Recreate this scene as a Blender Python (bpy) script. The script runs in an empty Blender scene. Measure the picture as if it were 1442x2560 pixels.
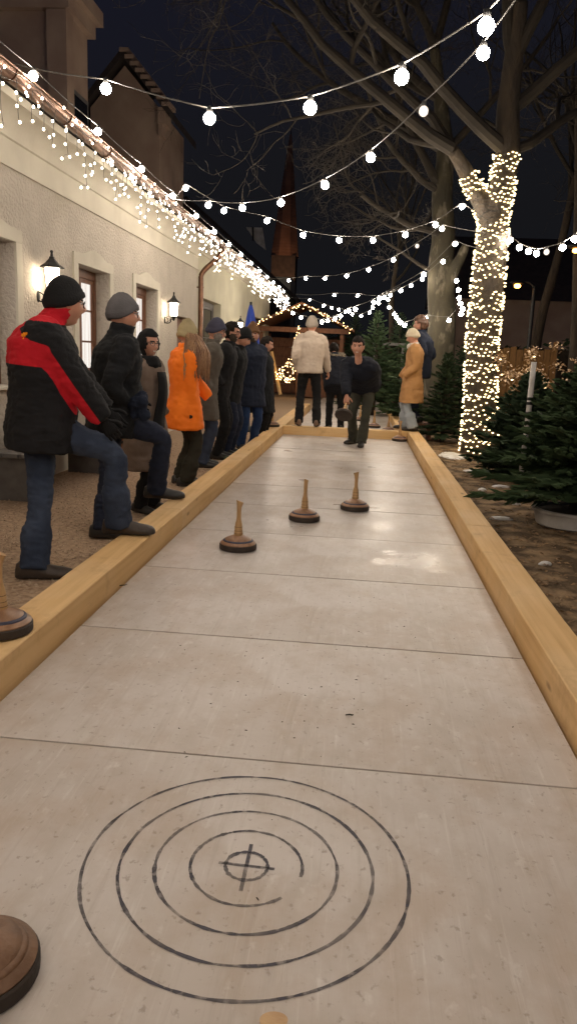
import bpy, bmesh, math, random
from mathutils import Vector, Matrix, noise
V = Vector
rnd = random.Random(7)
sc = bpy.context.scene
col = sc.collection

# ------------------------------------------------------------------ camera
IMW, IMH, FPX = 1442.0, 2560.0, 1865.86
PITCH, YAW, ROLL, CAMH = 0.20553, -0.08855, 0.04222, 1.33
fwd_ = V((math.sin(YAW)*math.cos(PITCH), math.cos(YAW)*math.cos(PITCH), -math.sin(PITCH)))
rgt0 = V((math.cos(YAW), -math.sin(YAW), 0)); up0 = rgt0.cross(fwd_)
rgt_ = rgt0*math.cos(ROLL) + up0*math.sin(ROLL); up_ = up0*math.cos(ROLL) - rgt0*math.sin(ROLL)
CAM = V((0, 0, CAMH))
cd = bpy.data.cameras.new('camera'); cam = bpy.data.objects.new('camera', cd); col.objects.link(cam)
cd.sensor_fit = 'VERTICAL'; cd.sensor_height = 36; cd.lens = FPX/IMH*36; cd.clip_start = .05; cd.clip_end = 600
m3 = Matrix((rgt_, up_, -fwd_)).transposed()
cam.matrix_world = Matrix.Translation(CAM) @ m3.to_4x4()
sc.camera = cam
def ray(px, py): return fwd_ + rgt_*((px-IMW/2)/FPX) - up_*((py-IMH/2)/FPX)
def onz(px, py, z=0.0): d = ray(px, py); return CAM + d*((z-CAM.z)/d.z)
def onx(px, py, x): d = ray(px, py); return CAM + d*(x/d.x)
def ony(px, py, y): d = ray(px, py); return CAM + d*(y/d.y)

# ------------------------------------------------------------------ night sky
w = bpy.data.worlds.new('World'); sc.world = w; w.use_nodes = True
nt = w.node_tree; nt.nodes.clear()
sky = nt.nodes.new('ShaderNodeTexSky'); sky.sky_type = 'NISHITA'; sky.sun_disc = False
sky.sun_elevation = math.radians(-4.5); sky.sun_rotation = math.radians(200); sky.ozone_density = 4.0
bg = nt.nodes.new('ShaderNodeBackground'); bg.inputs['Strength'].default_value = 0.7
# even town glow in the night air
bg2 = nt.nodes.new('ShaderNodeBackground'); bg2.inputs['Color'].default_value = (.80, .82, 1, 1); bg2.inputs['Strength'].default_value = 0.0072
ads = nt.nodes.new('ShaderNodeAddShader')
out = nt.nodes.new('ShaderNodeOutputWorld')
nt.links.new(sky.outputs[0], bg.inputs[0]); nt.links.new(bg.outputs[0], ads.inputs[0]); nt.links.new(bg2.outputs[0], ads.inputs[1]); nt.links.new(ads.outputs[0], out.inputs[0])
sc.view_settings.view_transform = 'Standard'; sc.view_settings.look = 'None'
sc.view_settings.exposure = 0.36; sc.view_settings.gamma = 1.0; sc.view_settings.use_curve_mapping = False
sc.cycles.use_denoising = True
sc.cycles.sample_clamp_indirect = 4.0
sc.cycles.max_bounces = 6
sc.cycles.use_light_tree = True
BULB_L, LED_L, TRUNK_L, LANT_L = 285.0, 18.0, 6.0, 22.0

# ------------------------------------------------------------------ materials
def new_mat(name):
    m = bpy.data.materials.new(name); m.use_nodes = True
    n = m.node_tree.nodes; n.clear()
    o = n.new('ShaderNodeOutputMaterial'); b = n.new('ShaderNodeBsdfPrincipled')
    m.node_tree.links.new(b.outputs[0], o.inputs[0])
    return m, n, m.node_tree.links, b
def c4(c): return (c[0], c[1], c[2], 1)
def pm(name, c1, c2=None, scale=8.0, rough=.7, bump=.0, bscale=None, stretch=(1,1,1), metal=0, spec=.5,
       lo=.35, hi=.65, detail=5, coord='Object', bdist=.01, c3=None, s3=2.0, t3=.6, rough2=None):
    m, n, L, b = new_mat(name)
    b.inputs['Roughness'].default_value = rough; b.inputs['Metallic'].default_value = metal
    b.inputs['Specular IOR Level'].default_value = spec
    tc = n.new('ShaderNodeTexCoord'); mp = n.new('ShaderNodeMapping'); mp.inputs['Scale'].default_value = stretch
    L.new(tc.outputs[coord], mp.inputs[0])
    if c2 is None: c2 = tuple(x*.75 for x in c1)
    nz = n.new('ShaderNodeTexNoise'); nz.inputs['Scale'].default_value = scale; nz.inputs['Detail'].default_value = detail
    L.new(mp.outputs[0], nz.inputs['Vector'])
    rp = n.new('ShaderNodeValToRGB'); rp.color_ramp.elements[0].position = lo; rp.color_ramp.elements[1].position = hi
    rp.color_ramp.elements[0].color = c4(c1); rp.color_ramp.elements[1].color = c4(c2)
    L.new(nz.outputs['Fac'], rp.inputs[0]); last = rp.outputs[0]
    if c3 is not None:
        n3 = n.new('ShaderNodeTexNoise'); n3.inputs['Scale'].default_value = s3; n3.inputs['Detail'].default_value = 6
        L.new(mp.outputs[0], n3.inputs['Vector'])
        r3 = n.new('ShaderNodeValToRGB'); r3.color_ramp.elements[0].position = t3; r3.color_ramp.elements[1].position = min(1, t3+.12)
        L.new(n3.outputs['Fac'], r3.inputs[0])
        mx = n.new('ShaderNodeMix'); mx.data_type = 'RGBA'
        L.new(r3.outputs[0], mx.inputs['Factor']); L.new(last, mx.inputs[6]); mx.inputs[7].default_value = c4(c3); last = mx.outputs[2]
    L.new(last, b.inputs['Base Color'])
    if rough2 is not None:
        mr = n.new('ShaderNodeMapRange'); mr.inputs[1].default_value = lo; mr.inputs[2].default_value = hi
        mr.inputs[3].default_value = rough; mr.inputs[4].default_value = rough2
        L.new(nz.outputs['Fac'], mr.inputs[0]); L.new(mr.outputs[0], b.inputs['Roughness'])
    if bump:
        nb = n.new('ShaderNodeTexNoise'); nb.inputs['Scale'].default_value = bscale or scale*4; nb.inputs['Detail'].default_value = 6
        L.new(mp.outputs[0], nb.inputs['Vector'])
        bp = n.new('ShaderNodeBump'); bp.inputs['Strength'].default_value = bump; bp.inputs['Distance'].default_value = bdist
        L.new(nb.outputs['Fac'], bp.inputs['Height']); L.new(bp.outputs[0], b.inputs['Normal'])
    return m
def emis(name, c, s):
    m = bpy.data.materials.new(name); m.use_nodes = True; n = m.node_tree.nodes; n.clear()
    o = n.new('ShaderNodeOutputMaterial'); e = n.new('ShaderNodeEmission')
    e.inputs[0].default_value = c4(c); e.inputs[1].default_value = s
    m.node_tree.links.new(e.outputs[0], o.inputs[0]); return m

M = {}
M['bulb'] = emis('bulb_glow', (1, .87, .73), BULB_L)
M['bulb_soft'] = emis('bulb_soft_glow', (1, .86, .70), 130)
M['bulb_dim'] = emis('bulb_dim', (1, .86, .7), 1.2)
M['led'] = emis('led_glow', (1, .86, .68), LED_L)
M['trunk_led'] = emis('trunk_led_glow', (1, .74, .36), TRUNK_L)
M['warm_led'] = emis('warm_led_glow', (1, .62, .24), 12)
M['lantern_glass'] = emis('lantern_glow', (1, .82, .60), LANT_L)
M['sodium'] = emis('sodium_glow', (1, .40, .07), 14)
M['plaster'] = pm('plaster_rough', (.54, .485, .41), (.48, .43, .36), 3, .9, 1.0, 30, bdist=.035, c3=(.46,.41,.33), s3=1.1)
M['plaster_b'] = pm('plaster_pale', (.56, .53, .40), (.50, .47, .36), 2, .9, .3, 60, c3=(.47,.44,.33), s3=.8)
M['smooth'] = pm('plaster_smooth', (.60, .56, .46), (.54, .50, .41), 2.5, .85, .15, 30, c3=(.5,.46,.37), s3=1.3)
M['copper'] = pm('copper_aged', (.22, .115, .07), (.13, .07, .045), 6, .34, .1, 40, metal=.85)
M['iron'] = pm('dark_iron', (.03, .03, .028), (.02, .02, .02), 20, .5, .2, 60, metal=.4)
M['brownwood'] = pm('stained_window_wood', (.19, .075, .032), (.12, .045, .02), 9, .5, .2, 40, stretch=(6,6,1))
M['greywood'] = pm('grey_window_paint', (.14, .13, .12), (.10, .09, .085), 9, .6, .1, 40)
M['roof'] = pm('roof_tiles', (.05, .035, .03), (.03, .022, .02), 4, .85, .6, 18)
M['brick_dark'] = pm('old_brown_plaster', (.42, .30, .22), (.33, .22, .165), 1.2, .95, .5, 9, c3=(.24,.16,.13), s3=.5)
M['spire'] = pm('red_tile', (.26, .135, .085), (.17, .088, .058), 1.5, .85, .6, 6)
M['wire'] = pm('rubber_wire', (.10, .095, .085), (.07, .065, .06), 10, .6)
M['socket'] = pm('socket_black', (.025, .025, .025), (.02, .02, .02), 10, .5)
M['soil'] = pm('soil', (.03, .022, .015), (.05, .035, .02), 10, .95, .8, 40)
M['snow'] = pm('snow', (.72, .72, .72), (.5, .47, .42), 7, .7, .5, 30)
M['leaf_litter'] = pm('leaf_litter', (.34, .21, .10), (.17, .10, .05), 30, .8)
M['stone'] = pm('gravel_stone', (.34, .24, .16), (.46, .35, .25), 6, .85, .4, 60)
M['bark'] = pm('bark_dark', (.060, .043, .026), (.032, .024, .016), 7, .9, .9, 22, stretch=(1,1,.35), bdist=.03)
M['bark_plane'] = pm('bark_mottled', (.060, .050, .028), (.035, .030, .018), 6, .9, .8, 18, stretch=(1,1,.5), bdist=.02, c3=(.14,.12,.085), s3=6.5, t3=.56)
M['twig'] = pm('twig_bark', (.036, .028, .018), (.022, .017, .012), 5, .9)
M['needle'] = pm('fir_needles', (.034, .062, .026), (.055, .088, .036), 3, .75, spec=.3)
M['stock_old'] = pm('worn_dark_wood', (.20, .105, .055), (.12, .06, .03), 14, .6, .4, 60, c3=(.09,.045,.025), s3=9)
M['needle_b'] = pm('fir_needles_deep', (.028, .050, .025), (.045, .074, .034), 3, .75, spec=.3)
M['white_plastic'] = pm('white_plastic', (.55, .53, .49), (.36, .33, .29), 5, .45)
M['skin'] = pm('skin', (.52, .27, .18), (.46, .22, .145), 14, .5, .08, 90, spec=.4)
M['skin_b'] = pm('skin_b', (.47, .24, .155), (.40, .19, .12), 14, .5, .08, 90, spec=.4)
M['lip'] = pm('lip', (.33, .10, .08), (.28, .08, .07), 14, .4)
M['tooth'] = pm('teeth', (.7, .66, .58), (.66, .6, .52), 14, .3)
M['eyewhite'] = pm('eye_white', (.6, .57, .53), (.55, .5, .47), 14, .25)
M['iris'] = pm('iris', (.02, .013, .008), (.015, .01, .007), 14, .15)
def cloth(name, c, c2=None, rough=.9, bump=.5, bs=160, scale=5):
    M[name] = pm(name, c, c2 or tuple(x*.72 for x in c), scale, rough, bump, bs, spec=.25, bdist=.004); return M[name]
cloth('jacket_red', (.50, .012, .022), (.38, .01, .018), .75)
def two_tone():
    m = cloth('jacket_two_tone', (.014, .014, .016)); n = m.node_tree.nodes; L = m.node_tree.links; b = [x for x in n if x.type == 'BSDF_PRINCIPLED'][0]
    src = b.inputs['Base Color'].links[0].from_socket
    at = n.new('ShaderNodeAttribute'); at.attribute_name = 'panel'; mr = n.new('ShaderNodeMapRange'); mr.inputs[1].default_value = -.002; mr.inputs[2].default_value = .002
    nz = n.new('ShaderNodeTexNoise'); nz.inputs['Scale'].default_value = 6; rp = n.new('ShaderNodeValToRGB'); rp.color_ramp.elements[0].color = (.56, .014, .026, 1); rp.color_ramp.elements[1].color = (.44, .010, .02, 1)
    mx = n.new('ShaderNodeMix'); mx.data_type = 'RGBA'; L.new(at.outputs['Fac'], mr.inputs[0]); L.new(nz.outputs['Fac'], rp.inputs[0])
    L.new(mr.outputs[0], mx.inputs['Factor']); L.new(src, mx.inputs[6]); L.new(rp.outputs[0], mx.inputs[7]); L.new(mx.outputs[2], b.inputs['Base Color'])
two_tone()
cloth('jacket_black', (.014, .014, .016)); cloth('jacket_black_b', (.010, .011, .013))
cloth('jeans', (.050, .066, .105), (.022, .031, .055), scale=4); cloth('jeans_dark', (.022, .028, .05), (.014, .018, .034))
cloth('jeans_blue', (.02, .045, .12), (.014, .03, .08)); cloth('jeans_light', (.36, .40, .44), (.27, .31, .35))
cloth('black_trousers', (.012, .012, .013)); cloth('olive', (.060, .058, .042), (.042, .042, .032)); cloth('olive_dark', (.035, .032, .022))
cloth('taupe', (.185, .135, .105), (.15, .105, .08)); cloth('scarf_black', (.010, .010, .011))
cloth('orange', (.98, .22, .015), (.90, .18, .012), .7); cloth('grey_coat', (.105, .092, .075), (.08, .07, .058))
cloth('navy', (.014, .019, .036), (.01, .014, .027)); cloth('navy_deep', (.011, .013, .021))
cloth('hoodie', (.52, .43, .345), (.44, .36, .29)); cloth('camel', (.44, .235, .095), (.36, .19, .075))
cloth('knit_black', (.012, .012, .013), bump=.9, bs=90); cloth('knit_grey', (.10, .095, .10), bump=.9, bs=90)
cloth('knit_beige', (.42, .34, .19), bump=.9, bs=90); cloth('knit_navy', (.055, .055, .085), bump=.9, bs=90)
cloth('knit_brown', (.13, .065, .028), bump=.9, bs=90); cloth('knit_cream', (.62, .53, .39), bump=.9, bs=90)
cloth('knit_greige', (.40, .34, .28), bump=.9, bs=90); cloth('fur', (.20, .16, .11), (.09, .07, .05), bump=1, bs=60, scale=40)
cloth('scarf_cream', (.55, .50, .43)); cloth('logo_orange', (.9, .30, .01)); cloth('logo_white', (.7, .7, .7))
M['hair_dark'] = pm('hair_dark', (.008, .006, .005), (.014, .010, .007), 40, .75, .4, 120, stretch=(1,1,.2), spec=.12)
M['hair_brown'] = pm('hair_brown', (.10, .045, .022), (.055, .025, .013), 30, .5, .6, 120, stretch=(1,1,.15))
M['hair_blond'] = pm('hair_blond', (.17, .075, .036), (.34, .19, .09), 22, .5, .7, 110, stretch=(1,1,.08))
M['beard'] = pm('beard', (.03, .019, .012), (.07, .05, .035), 60, .8, .8, 140)
M['beard_grey'] = pm('beard_grey', (.16, .13, .11), (.30, .27, .24), 60, .8, .8, 140)
M['shoe_black'] = pm('shoe_black', (.014, .013, .012), (.02, .018, .016), 20, .45, .2, 80)
M['shoe_brown'] = pm('shoe_brown', (.045, .03, .02), (.03, .02, .014), 20, .5, .2, 80)
M['shoe_tan'] = pm('shoe_tan', (.16, .09, .05), (.11, .06, .035), 20, .6, .2, 80)
M['sole'] = pm('shoe_sole', (.03, .024, .02), (.05, .04, .033), 20, .8)
M['parasol'] = pm('parasol_blue', (.02, .06, .36), (.014, .04, .26), 6, .8, .4, 50, stretch=(1,1,.2))
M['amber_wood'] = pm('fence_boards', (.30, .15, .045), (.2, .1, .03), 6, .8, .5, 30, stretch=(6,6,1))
M['hut_wood'] = pm('hut_boards', (.20, .085, .04), (.12, .05, .025), 6, .75, .5, 30, stretch=(5,5,1))
M['dry_leaf'] = pm('dried_blossom', (.62, .47, .31), (.44, .29, .17), 20, .85)
M['curtain'] = None
M['flood'] = emis('flood_glow', (1, .55, .28), 230)

def curtain_mat():
    m = bpy.data.materials.new('lit_curtain'); m.use_nodes = True; n = m.node_tree.nodes; L = m.node_tree.links; n.clear()
    o = n.new('ShaderNodeOutputMaterial'); e = n.new('ShaderNodeEmission'); g = n.new('ShaderNodeBsdfGlossy'); a = n.new('ShaderNodeAddShader')
    g.inputs['Roughness'].default_value = .05; g.inputs['Color'].default_value = (.06,.06,.06,1)
    tc = n.new('ShaderNodeTexCoord'); mp = n.new('ShaderNodeMapping'); mp.inputs['Scale'].default_value = (1, 14, .6)
    nz = n.new('ShaderNodeTexNoise'); nz.inputs['Scale'].default_value = 1.6; nz.inputs['Detail'].default_value = 3
    r = n.new('ShaderNodeValToRGB'); r.color_ramp.elements[0].color = (.52,.44,.38,1); r.color_ramp.elements[1].color = (.86,.80,.74,1)
    r.color_ramp.elements[0].position = .3; r.color_ramp.elements[1].position = .6
    L.new(tc.outputs['Object'], mp.inputs[0]); L.new(mp.outputs[0], nz.inputs['Vector']); L.new(nz.outputs['Fac'], r.inputs[0])
    L.new(r.outputs[0], e.inputs[0]); e.inputs[1].default_value = .95
    L.new(e.outputs[0], a.inputs[0]); L.new(g.outputs[0], a.inputs[1]); L.new(a.outputs[0], o.inputs[0])
    return m
M['curtain'] = curtain_mat()

def deck_mat():
    m, n, L, b = new_mat('lane_plastic')
    tc = n.new('ShaderNodeTexCoord')
    def nz(scale, detail=5, st=(1,1,1), rough=.5):
        mp = n.new('ShaderNodeMapping'); mp.inputs['Scale'].default_value = st; L.new(tc.outputs['Object'], mp.inputs[0])
        x = n.new('ShaderNodeTexNoise'); x.inputs['Scale'].default_value = scale; x.inputs['Detail'].default_value = detail
        x.inputs['Roughness'].default_value = rough
        L.new(mp.outputs[0], x.inputs['Vector']); return x.outputs['Fac']
    def ramp(src, p0, p1, v0=0, v1=1):
        x = n.new('ShaderNodeMapRange'); x.clamp = True
        x.inputs[1].default_value = p0; x.inputs[2].default_value = p1; x.inputs[3].default_value = v0; x.inputs[4].default_value = v1
        L.new(src, x.inputs[0]); return x.outputs[0]
    def mix(f, a, c):
        x = n.new('ShaderNodeMix'); x.data_type = 'RGBA'; L.new(f, x.inputs['Factor'])
        if isinstance(a, tuple): x.inputs[6].default_value = c4(a)
        else: L.new(a, x.inputs[6])
        x.inputs[7].default_value = c4(c); return x.outputs[2]
    oi = n.new('ShaderNodeObjectInfo')
    base = mix(ramp(nz(2.2, 6), .38, .66), (.53, .48, .445), (.475, .422, .38))
    base = mix(ramp(nz(1.1, 4, (1, .5, 1)), .48, .68, 0, .45), base, (.39, .325, .27))
    base = mix(ramp(nz(5, 7, (1.6, .6, 1)), .60, .76, 0, .30), base, (.60, .57, .53))    # pale scuffs along the throw
    base = mix(ramp(nz(7, 6, (1.3, .8, 1)), .48, .68, 0, .45), base, (.39, .335, .28))
    base = mix(ramp(nz(11, 6, (1.6, .5, 1)), .57, .72, 0, .4), base, (.57, .535, .495))
    base = mix(ramp(nz(26, 3, (1, .55, 1)), .70, .76, 0, .40), base, (.20, .15, .11))     # specks of dirt
    base = mix(ramp(nz(60, 2), .70, .76, 0, .35), base, (.22, .16, .11))
    base = mix(ramp(nz(4, 8, (7, .3, 1), .7), .54, .66, 0, .30), base, (.33, .28, .235))      # slide tracks along the throw
    base = mix(ramp(nz(6, 8, (8, .4, 1), .7), .56, .68, 0, .42), base, (.64, .61, .57))
    base = mix(ramp(nz(3.4, 7, (1, .8, 1), .65), .47, .62, 0, .48), base, (.40, .31, .235))    # tan stains
    base = mix(ramp(nz(40, 4, (1, .8, 1), .6), .61, .69, 0, .55), base, (.24, .19, .15))        # grit
    base = mix(ramp(nz(17, 6, (1, .6, 1), .6), .62, .72, 0, .45), base, (.64, .61, .57))        # frost flecks
    hv = n.new('ShaderNodeHueSaturation'); mr = ramp(oi.outputs['Random'], 0, 1, .93, 1.05)
    L.new(mr, hv.inputs['Value']); L.new(base, hv.inputs['Color']); L.new(hv.outputs[0], b.inputs['Base Color'])
    # moisture: world-placed glossy film
    geo = n.new('ShaderNodeNewGeometry')
    mp2 = n.new('ShaderNodeMapping'); L.new(geo.outputs['Position'], mp2.inputs[0])
    wn = n.new('ShaderNodeTexNoise'); wn.inputs['Scale'].default_value = 2.3; wn.inputs['Detail'].default_value = 5; L.new(mp2.outputs[0], wn.inputs['Vector'])
    wet = ramp(wn.outputs['Fac'], .42, .74)
    sx = n.new('ShaderNodeSeparateXYZ'); L.new(geo.outputs['Position'], sx.inputs[0])
    far = ramp(sx.outputs['Y'], 3.6, 5.6)
    mu = n.new('ShaderNodeMath'); mu.operation = 'MULTIPLY'; L.new(wet, mu.inputs[0]); L.new(far, mu.inputs[1])
    vd = n.new('ShaderNodeVectorMath'); vd.operation = 'DISTANCE'; vd.inputs[1].default_value = (.42, 5.0, 0); L.new(geo.outputs['Position'], vd.inputs[0])
    pd = n.new('ShaderNodeMath'); pd.operation = 'ADD'; L.new(vd.outputs['Value'], pd.inputs[0])
    pn = n.new('ShaderNodeTexNoise'); pn.inputs['Scale'].default_value = 5; pn.inputs['Detail'].default_value = 6; L.new(geo.outputs['Position'], pn.inputs['Vector'])
    pm_ = n.new('ShaderNodeMath'); pm_.operation = 'MULTIPLY_ADD'; pm_.inputs[1].default_value = 1.8; pm_.inputs[2].default_value = -.9; L.new(pn.outputs['Fac'], pm_.inputs[0]); L.new(pm_.outputs[0], pd.inputs[1])
    pud = ramp(pd.outputs[0], .10, .36, 1, 0)
    rg = ramp(mu.outputs[0], 0, 1, .42, .24)
    rm = n.new('ShaderNodeMix'); rm.data_type = 'FLOAT'; L.new(pud, rm.inputs['Factor']); L.new(rg, rm.inputs[2]); rm.inputs[3].default_value = .27; L.new(rm.outputs[0], b.inputs['Roughness'])
    b.inputs['Specular IOR Level'].default_value = .26
    bp = n.new('ShaderNodeBump'); bp.inputs['Strength'].default_value = .12; bp.inputs['Distance'].default_value = .01
    L.new(nz(18, 5), bp.inputs['Height']); L.new(bp.outputs[0], b.inputs['Normal'])
    return m
M['deck'] = deck_mat()

def timber_mat():
    m, n, L, b = new_mat('pine_timber')
    tc = n.new('ShaderNodeTexCoord'); oi = n.new('ShaderNodeObjectInfo')
    ad = n.new('ShaderNodeVectorMath'); ad.operation = 'MULTIPLY_ADD'; ad.inputs[1].default_value = (1,1,1)
    cb = n.new('ShaderNodeCombineXYZ'); ml = n.new('ShaderNodeMath'); ml.operation = 'MULTIPLY'; ml.inputs[1].default_value = 40
    L.new(oi.outputs['Random'], ml.inputs[0]); L.new(ml.outputs[0], cb.inputs[0]); L.new(ml.outputs[0], cb.inputs[1])
    L.new(tc.outputs['Object'], ad.inputs[0]); L.new(cb.outputs[0], ad.inputs[2])
    mp = n.new('ShaderNodeMapping'); mp.inputs['Scale'].default_value = (26, 1.0, 26); L.new(ad.outputs[0], mp.inputs[0])
    nz = n.new('ShaderNodeTexNoise'); nz.inputs['Scale'].default_value = 1.0; nz.inputs['Detail'].default_value = 5; L.new(mp.outputs[0], nz.inputs['Vector'])
    r = n.new('ShaderNodeValToRGB'); r.color_ramp.elements[0].color = (.69, .45, .205, 1); r.color_ramp.elements[1].color = (.58, .355, .145, 1)
    r.color_ramp.elements[0].position = .38; r.color_ramp.elements[1].position = .68; L.new(nz.outputs['Fac'], r.inputs[0])
    n2 = n.new('ShaderNodeTexNoise'); n2.inputs['Scale'].default_value = 1.3; n2.inputs['Detail'].default_value = 4; L.new(ad.outputs[0], n2.inputs['Vector'])
    r2 = n.new('ShaderNodeMapRange'); r2.inputs[1].default_value = .45; r2.inputs[2].default_value = .75; r2.inputs[3].default_value = 0; r2.inputs[4].default_value = .55
    L.new(n2.outputs['Fac'], r2.inputs[0])
    mx = n.new('ShaderNodeMix'); mx.data_type = 'RGBA'; L.new(r2.outputs[0], mx.inputs['Factor']); L.new(r.outputs[0], mx.inputs[6]); mx.inputs[7].default_value = (.70, .52, .31, 1)
    # knots and bruises
    vo = n.new('ShaderNodeTexVoronoi'); vo.inputs['Scale'].default_value = 1.0
    mk = n.new('ShaderNodeMapping'); mk.inputs['Scale'].default_value = (5.5, 1.7, 5.5); L.new(ad.outputs[0], mk.inputs[0]); L.new(mk.outputs[0], vo.inputs['Vector'])
    rk = n.new('ShaderNodeMapRange'); rk.inputs[1].default_value = .035; rk.inputs[2].default_value = .10; rk.inputs[3].default_value = .62; rk.inputs[4].default_value = 0
    L.new(vo.outputs['Distance'], rk.inputs[0])
    m2 = n.new('ShaderNodeMix'); m2.data_type = 'RGBA'; L.new(rk.outputs[0], m2.inputs['Factor']); L.new(mx.outputs[2], m2.inputs[6]); m2.inputs[7].default_value = (.17, .08, .03, 1)
    ds = n.new('ShaderNodeTexNoise'); ds.inputs['Scale'].default_value = 3.5; ds.inputs['Detail'].default_value = 9; ds.inputs['Roughness'].default_value = .7; L.new(ad.outputs[0], ds.inputs['Vector'])
    dr = n.new('ShaderNodeMapRange'); dr.inputs[1].default_value = .54; dr.inputs[2].default_value = .72; dr.inputs[3].default_value = 0; dr.inputs[4].default_value = .5; L.new(ds.outputs['Fac'], dr.inputs[0])
    m4 = n.new('ShaderNodeMix'); m4.data_type = 'RGBA'; L.new(dr.outputs[0], m4.inputs['Factor']); L.new(m2.outputs[2], m4.inputs[6]); m4.inputs[7].default_value = (.36, .20, .085, 1)
    L.new(m4.outputs[2], b.inputs['Base Color']); b.inputs['Roughness'].default_value = .72; b.inputs['Specular IOR Level'].default_value = .3
    bp = n.new('ShaderNodeBump'); bp.inputs['Strength'].default_value = .25; bp.inputs['Distance'].default_value = .006
    L.new(nz.outputs['Fac'], bp.inputs['Height']); L.new(bp.outputs[0], b.inputs['Normal'])
    return m
M['timber'] = timber_mat()

def ring_mat():
    m, n, L, b = new_mat('worn_marker_line')
    b.inputs['Base Color'].default_value = (.035, .03, .045, 1); b.inputs['Roughness'].default_value = .6
    tr = n.new('ShaderNodeBsdfTransparent'); mx = n.new('ShaderNodeMixShader'); tc = n.new('ShaderNodeTexCoord')
    def nz(s, d):
        x = n.new('ShaderNodeTexNoise'); x.inputs['Scale'].default_value = s; x.inputs['Detail'].default_value = d; L.new(tc.outputs['Object'], x.inputs['Vector']); return x.outputs['Fac']
    a = n.new('ShaderNodeMapRange'); a.inputs[1].default_value = .36; a.inputs[2].default_value = .56; a.inputs[3].default_value = 1.0; a.inputs[4].default_value = .55; L.new(nz(5, 2), a.inputs[0])
    c = n.new('ShaderNodeMapRange'); c.inputs[1].default_value = .50; c.inputs[2].default_value = .66; c.inputs[3].default_value = 1; c.inputs[4].default_value = .5; L.new(nz(34, 6), c.inputs[0])
    mu = n.new('ShaderNodeMath'); mu.operation = 'MULTIPLY'; L.new(a.outputs[0], mu.inputs[0]); L.new(c.outputs[0], mu.inputs[1])
    L.new(mu.outputs[0], mx.inputs[0]); L.new(tr.outputs[0], mx.inputs[1]); L.new(b.outputs[0], mx.inputs[2])
    o = [x for x in n if x.type == 'OUTPUT_MATERIAL'][0]; L.new(mx.outputs[0], o.inputs[0])
    return m
M['ring'] = ring_mat()

def ground_mat():
    m, n, L, b = new_mat('gravel_and_soil')
    geo = n.new('ShaderNodeNewGeometry'); P = geo.outputs['Position']
    def nz(s, d=5):
        x = n.new('ShaderNodeTexNoise'); x.inputs['Scale'].default_value = s; x.inputs['Detail'].default_value = d; L.new(P, x.inputs['Vector']); return x.outputs['Fac']
    def rampc(src, a, c, p0, p1):
        r = n.new('ShaderNodeValToRGB'); r.color_ramp.elements[0].color = c4(a); r.color_ramp.elements[1].color = c4(c)
        r.color_ramp.elements[0].position = p0; r.color_ramp.elements[1].position = p1; L.new(src, r.inputs[0]); return r.outputs[0]
    g = rampc(nz(30), (.42, .30, .20), (.26, .175, .115), .35, .65)
    s = rampc(nz(6, 8), (.10, .068, .040), (.34, .23, .13), .40, .66)
    sx = n.new('ShaderNodeSeparateXYZ'); L.new(P, sx.inputs[0])
    f = n.new('ShaderNodeMapRange'); f.inputs[1].default_value = .6; f.inputs[2].default_value = .9; L.new(sx.outputs['X'], f.inputs[0])
    mx = n.new('ShaderNodeMix'); mx.data_type = 'RGBA'; L.new(f.outputs[0], mx.inputs['Factor']); L.new(g, mx.inputs[6]); L.new(s, mx.inputs[7])
    L.new(mx.outputs[2], b.inputs['Base Color']); b.inputs['Roughness'].default_value = .95; b.inputs['Specular IOR Level'].default_value = .2
    bp = n.new('ShaderNodeBump'); bp.inputs['Strength'].default_value = .9; bp.inputs['Distance'].default_value = .02
    L.new(nz(38, 6), bp.inputs['Height']); L.new(bp.outputs[0], b.inputs['Normal'])
    return m
M['ground'] = ground_mat()

def stock_mat():
    m, n, L, b = new_mat('turned_wood')
    tc = n.new('ShaderNodeTexCoord'); sx = n.new('ShaderNodeSeparateXYZ'); L.new(tc.outputs['Object'], sx.inputs[0])
    mp = n.new('ShaderNodeMapping'); mp.inputs['Scale'].default_value = (30, 5, 30); L.new(tc.outputs['Object'], mp.inputs[0])
    nz = n.new('ShaderNodeTexNoise'); nz.inputs['Scale'].default_value = 1; nz.inputs['Detail'].default_value = 4; L.new(mp.outputs[0], nz.inputs['Vector'])
    r = n.new('ShaderNodeValToRGB'); r.color_ramp.elements[0].color = (.33, .18, .095, 1); r.color_ramp.elements[1].color = (.20, .10, .05, 1)
    r.color_ramp.elements[0].position = .35; r.color_ramp.elements[1].position = .65
    L.new(nz.outputs['Fac'], r.inputs[0]); L.new(r.outputs[0], b.inputs['Base Color']); b.inputs['Roughness'].default_value = .4
    return m
M['stock_wood'] = stock_mat()
M['stock_handle'] = pm('beech_handle', (.50, .31, .14), (.40, .23, .095), 8, .5, .15, 30, stretch=(5,5,1))
M['stock_iron'] = pm('rubber_rim', (.026, .018, .014), (.04, .028, .02), 16, .7, .3, 60)
M['stock_band'] = pm('dark_blue_band', (.022, .022, .05), (.03, .028, .055), 20, .5)
M['stock_groove'] = pm('burnt_groove', (.10, .05, .022), (.08, .04, .02), 20, .7)

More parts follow.
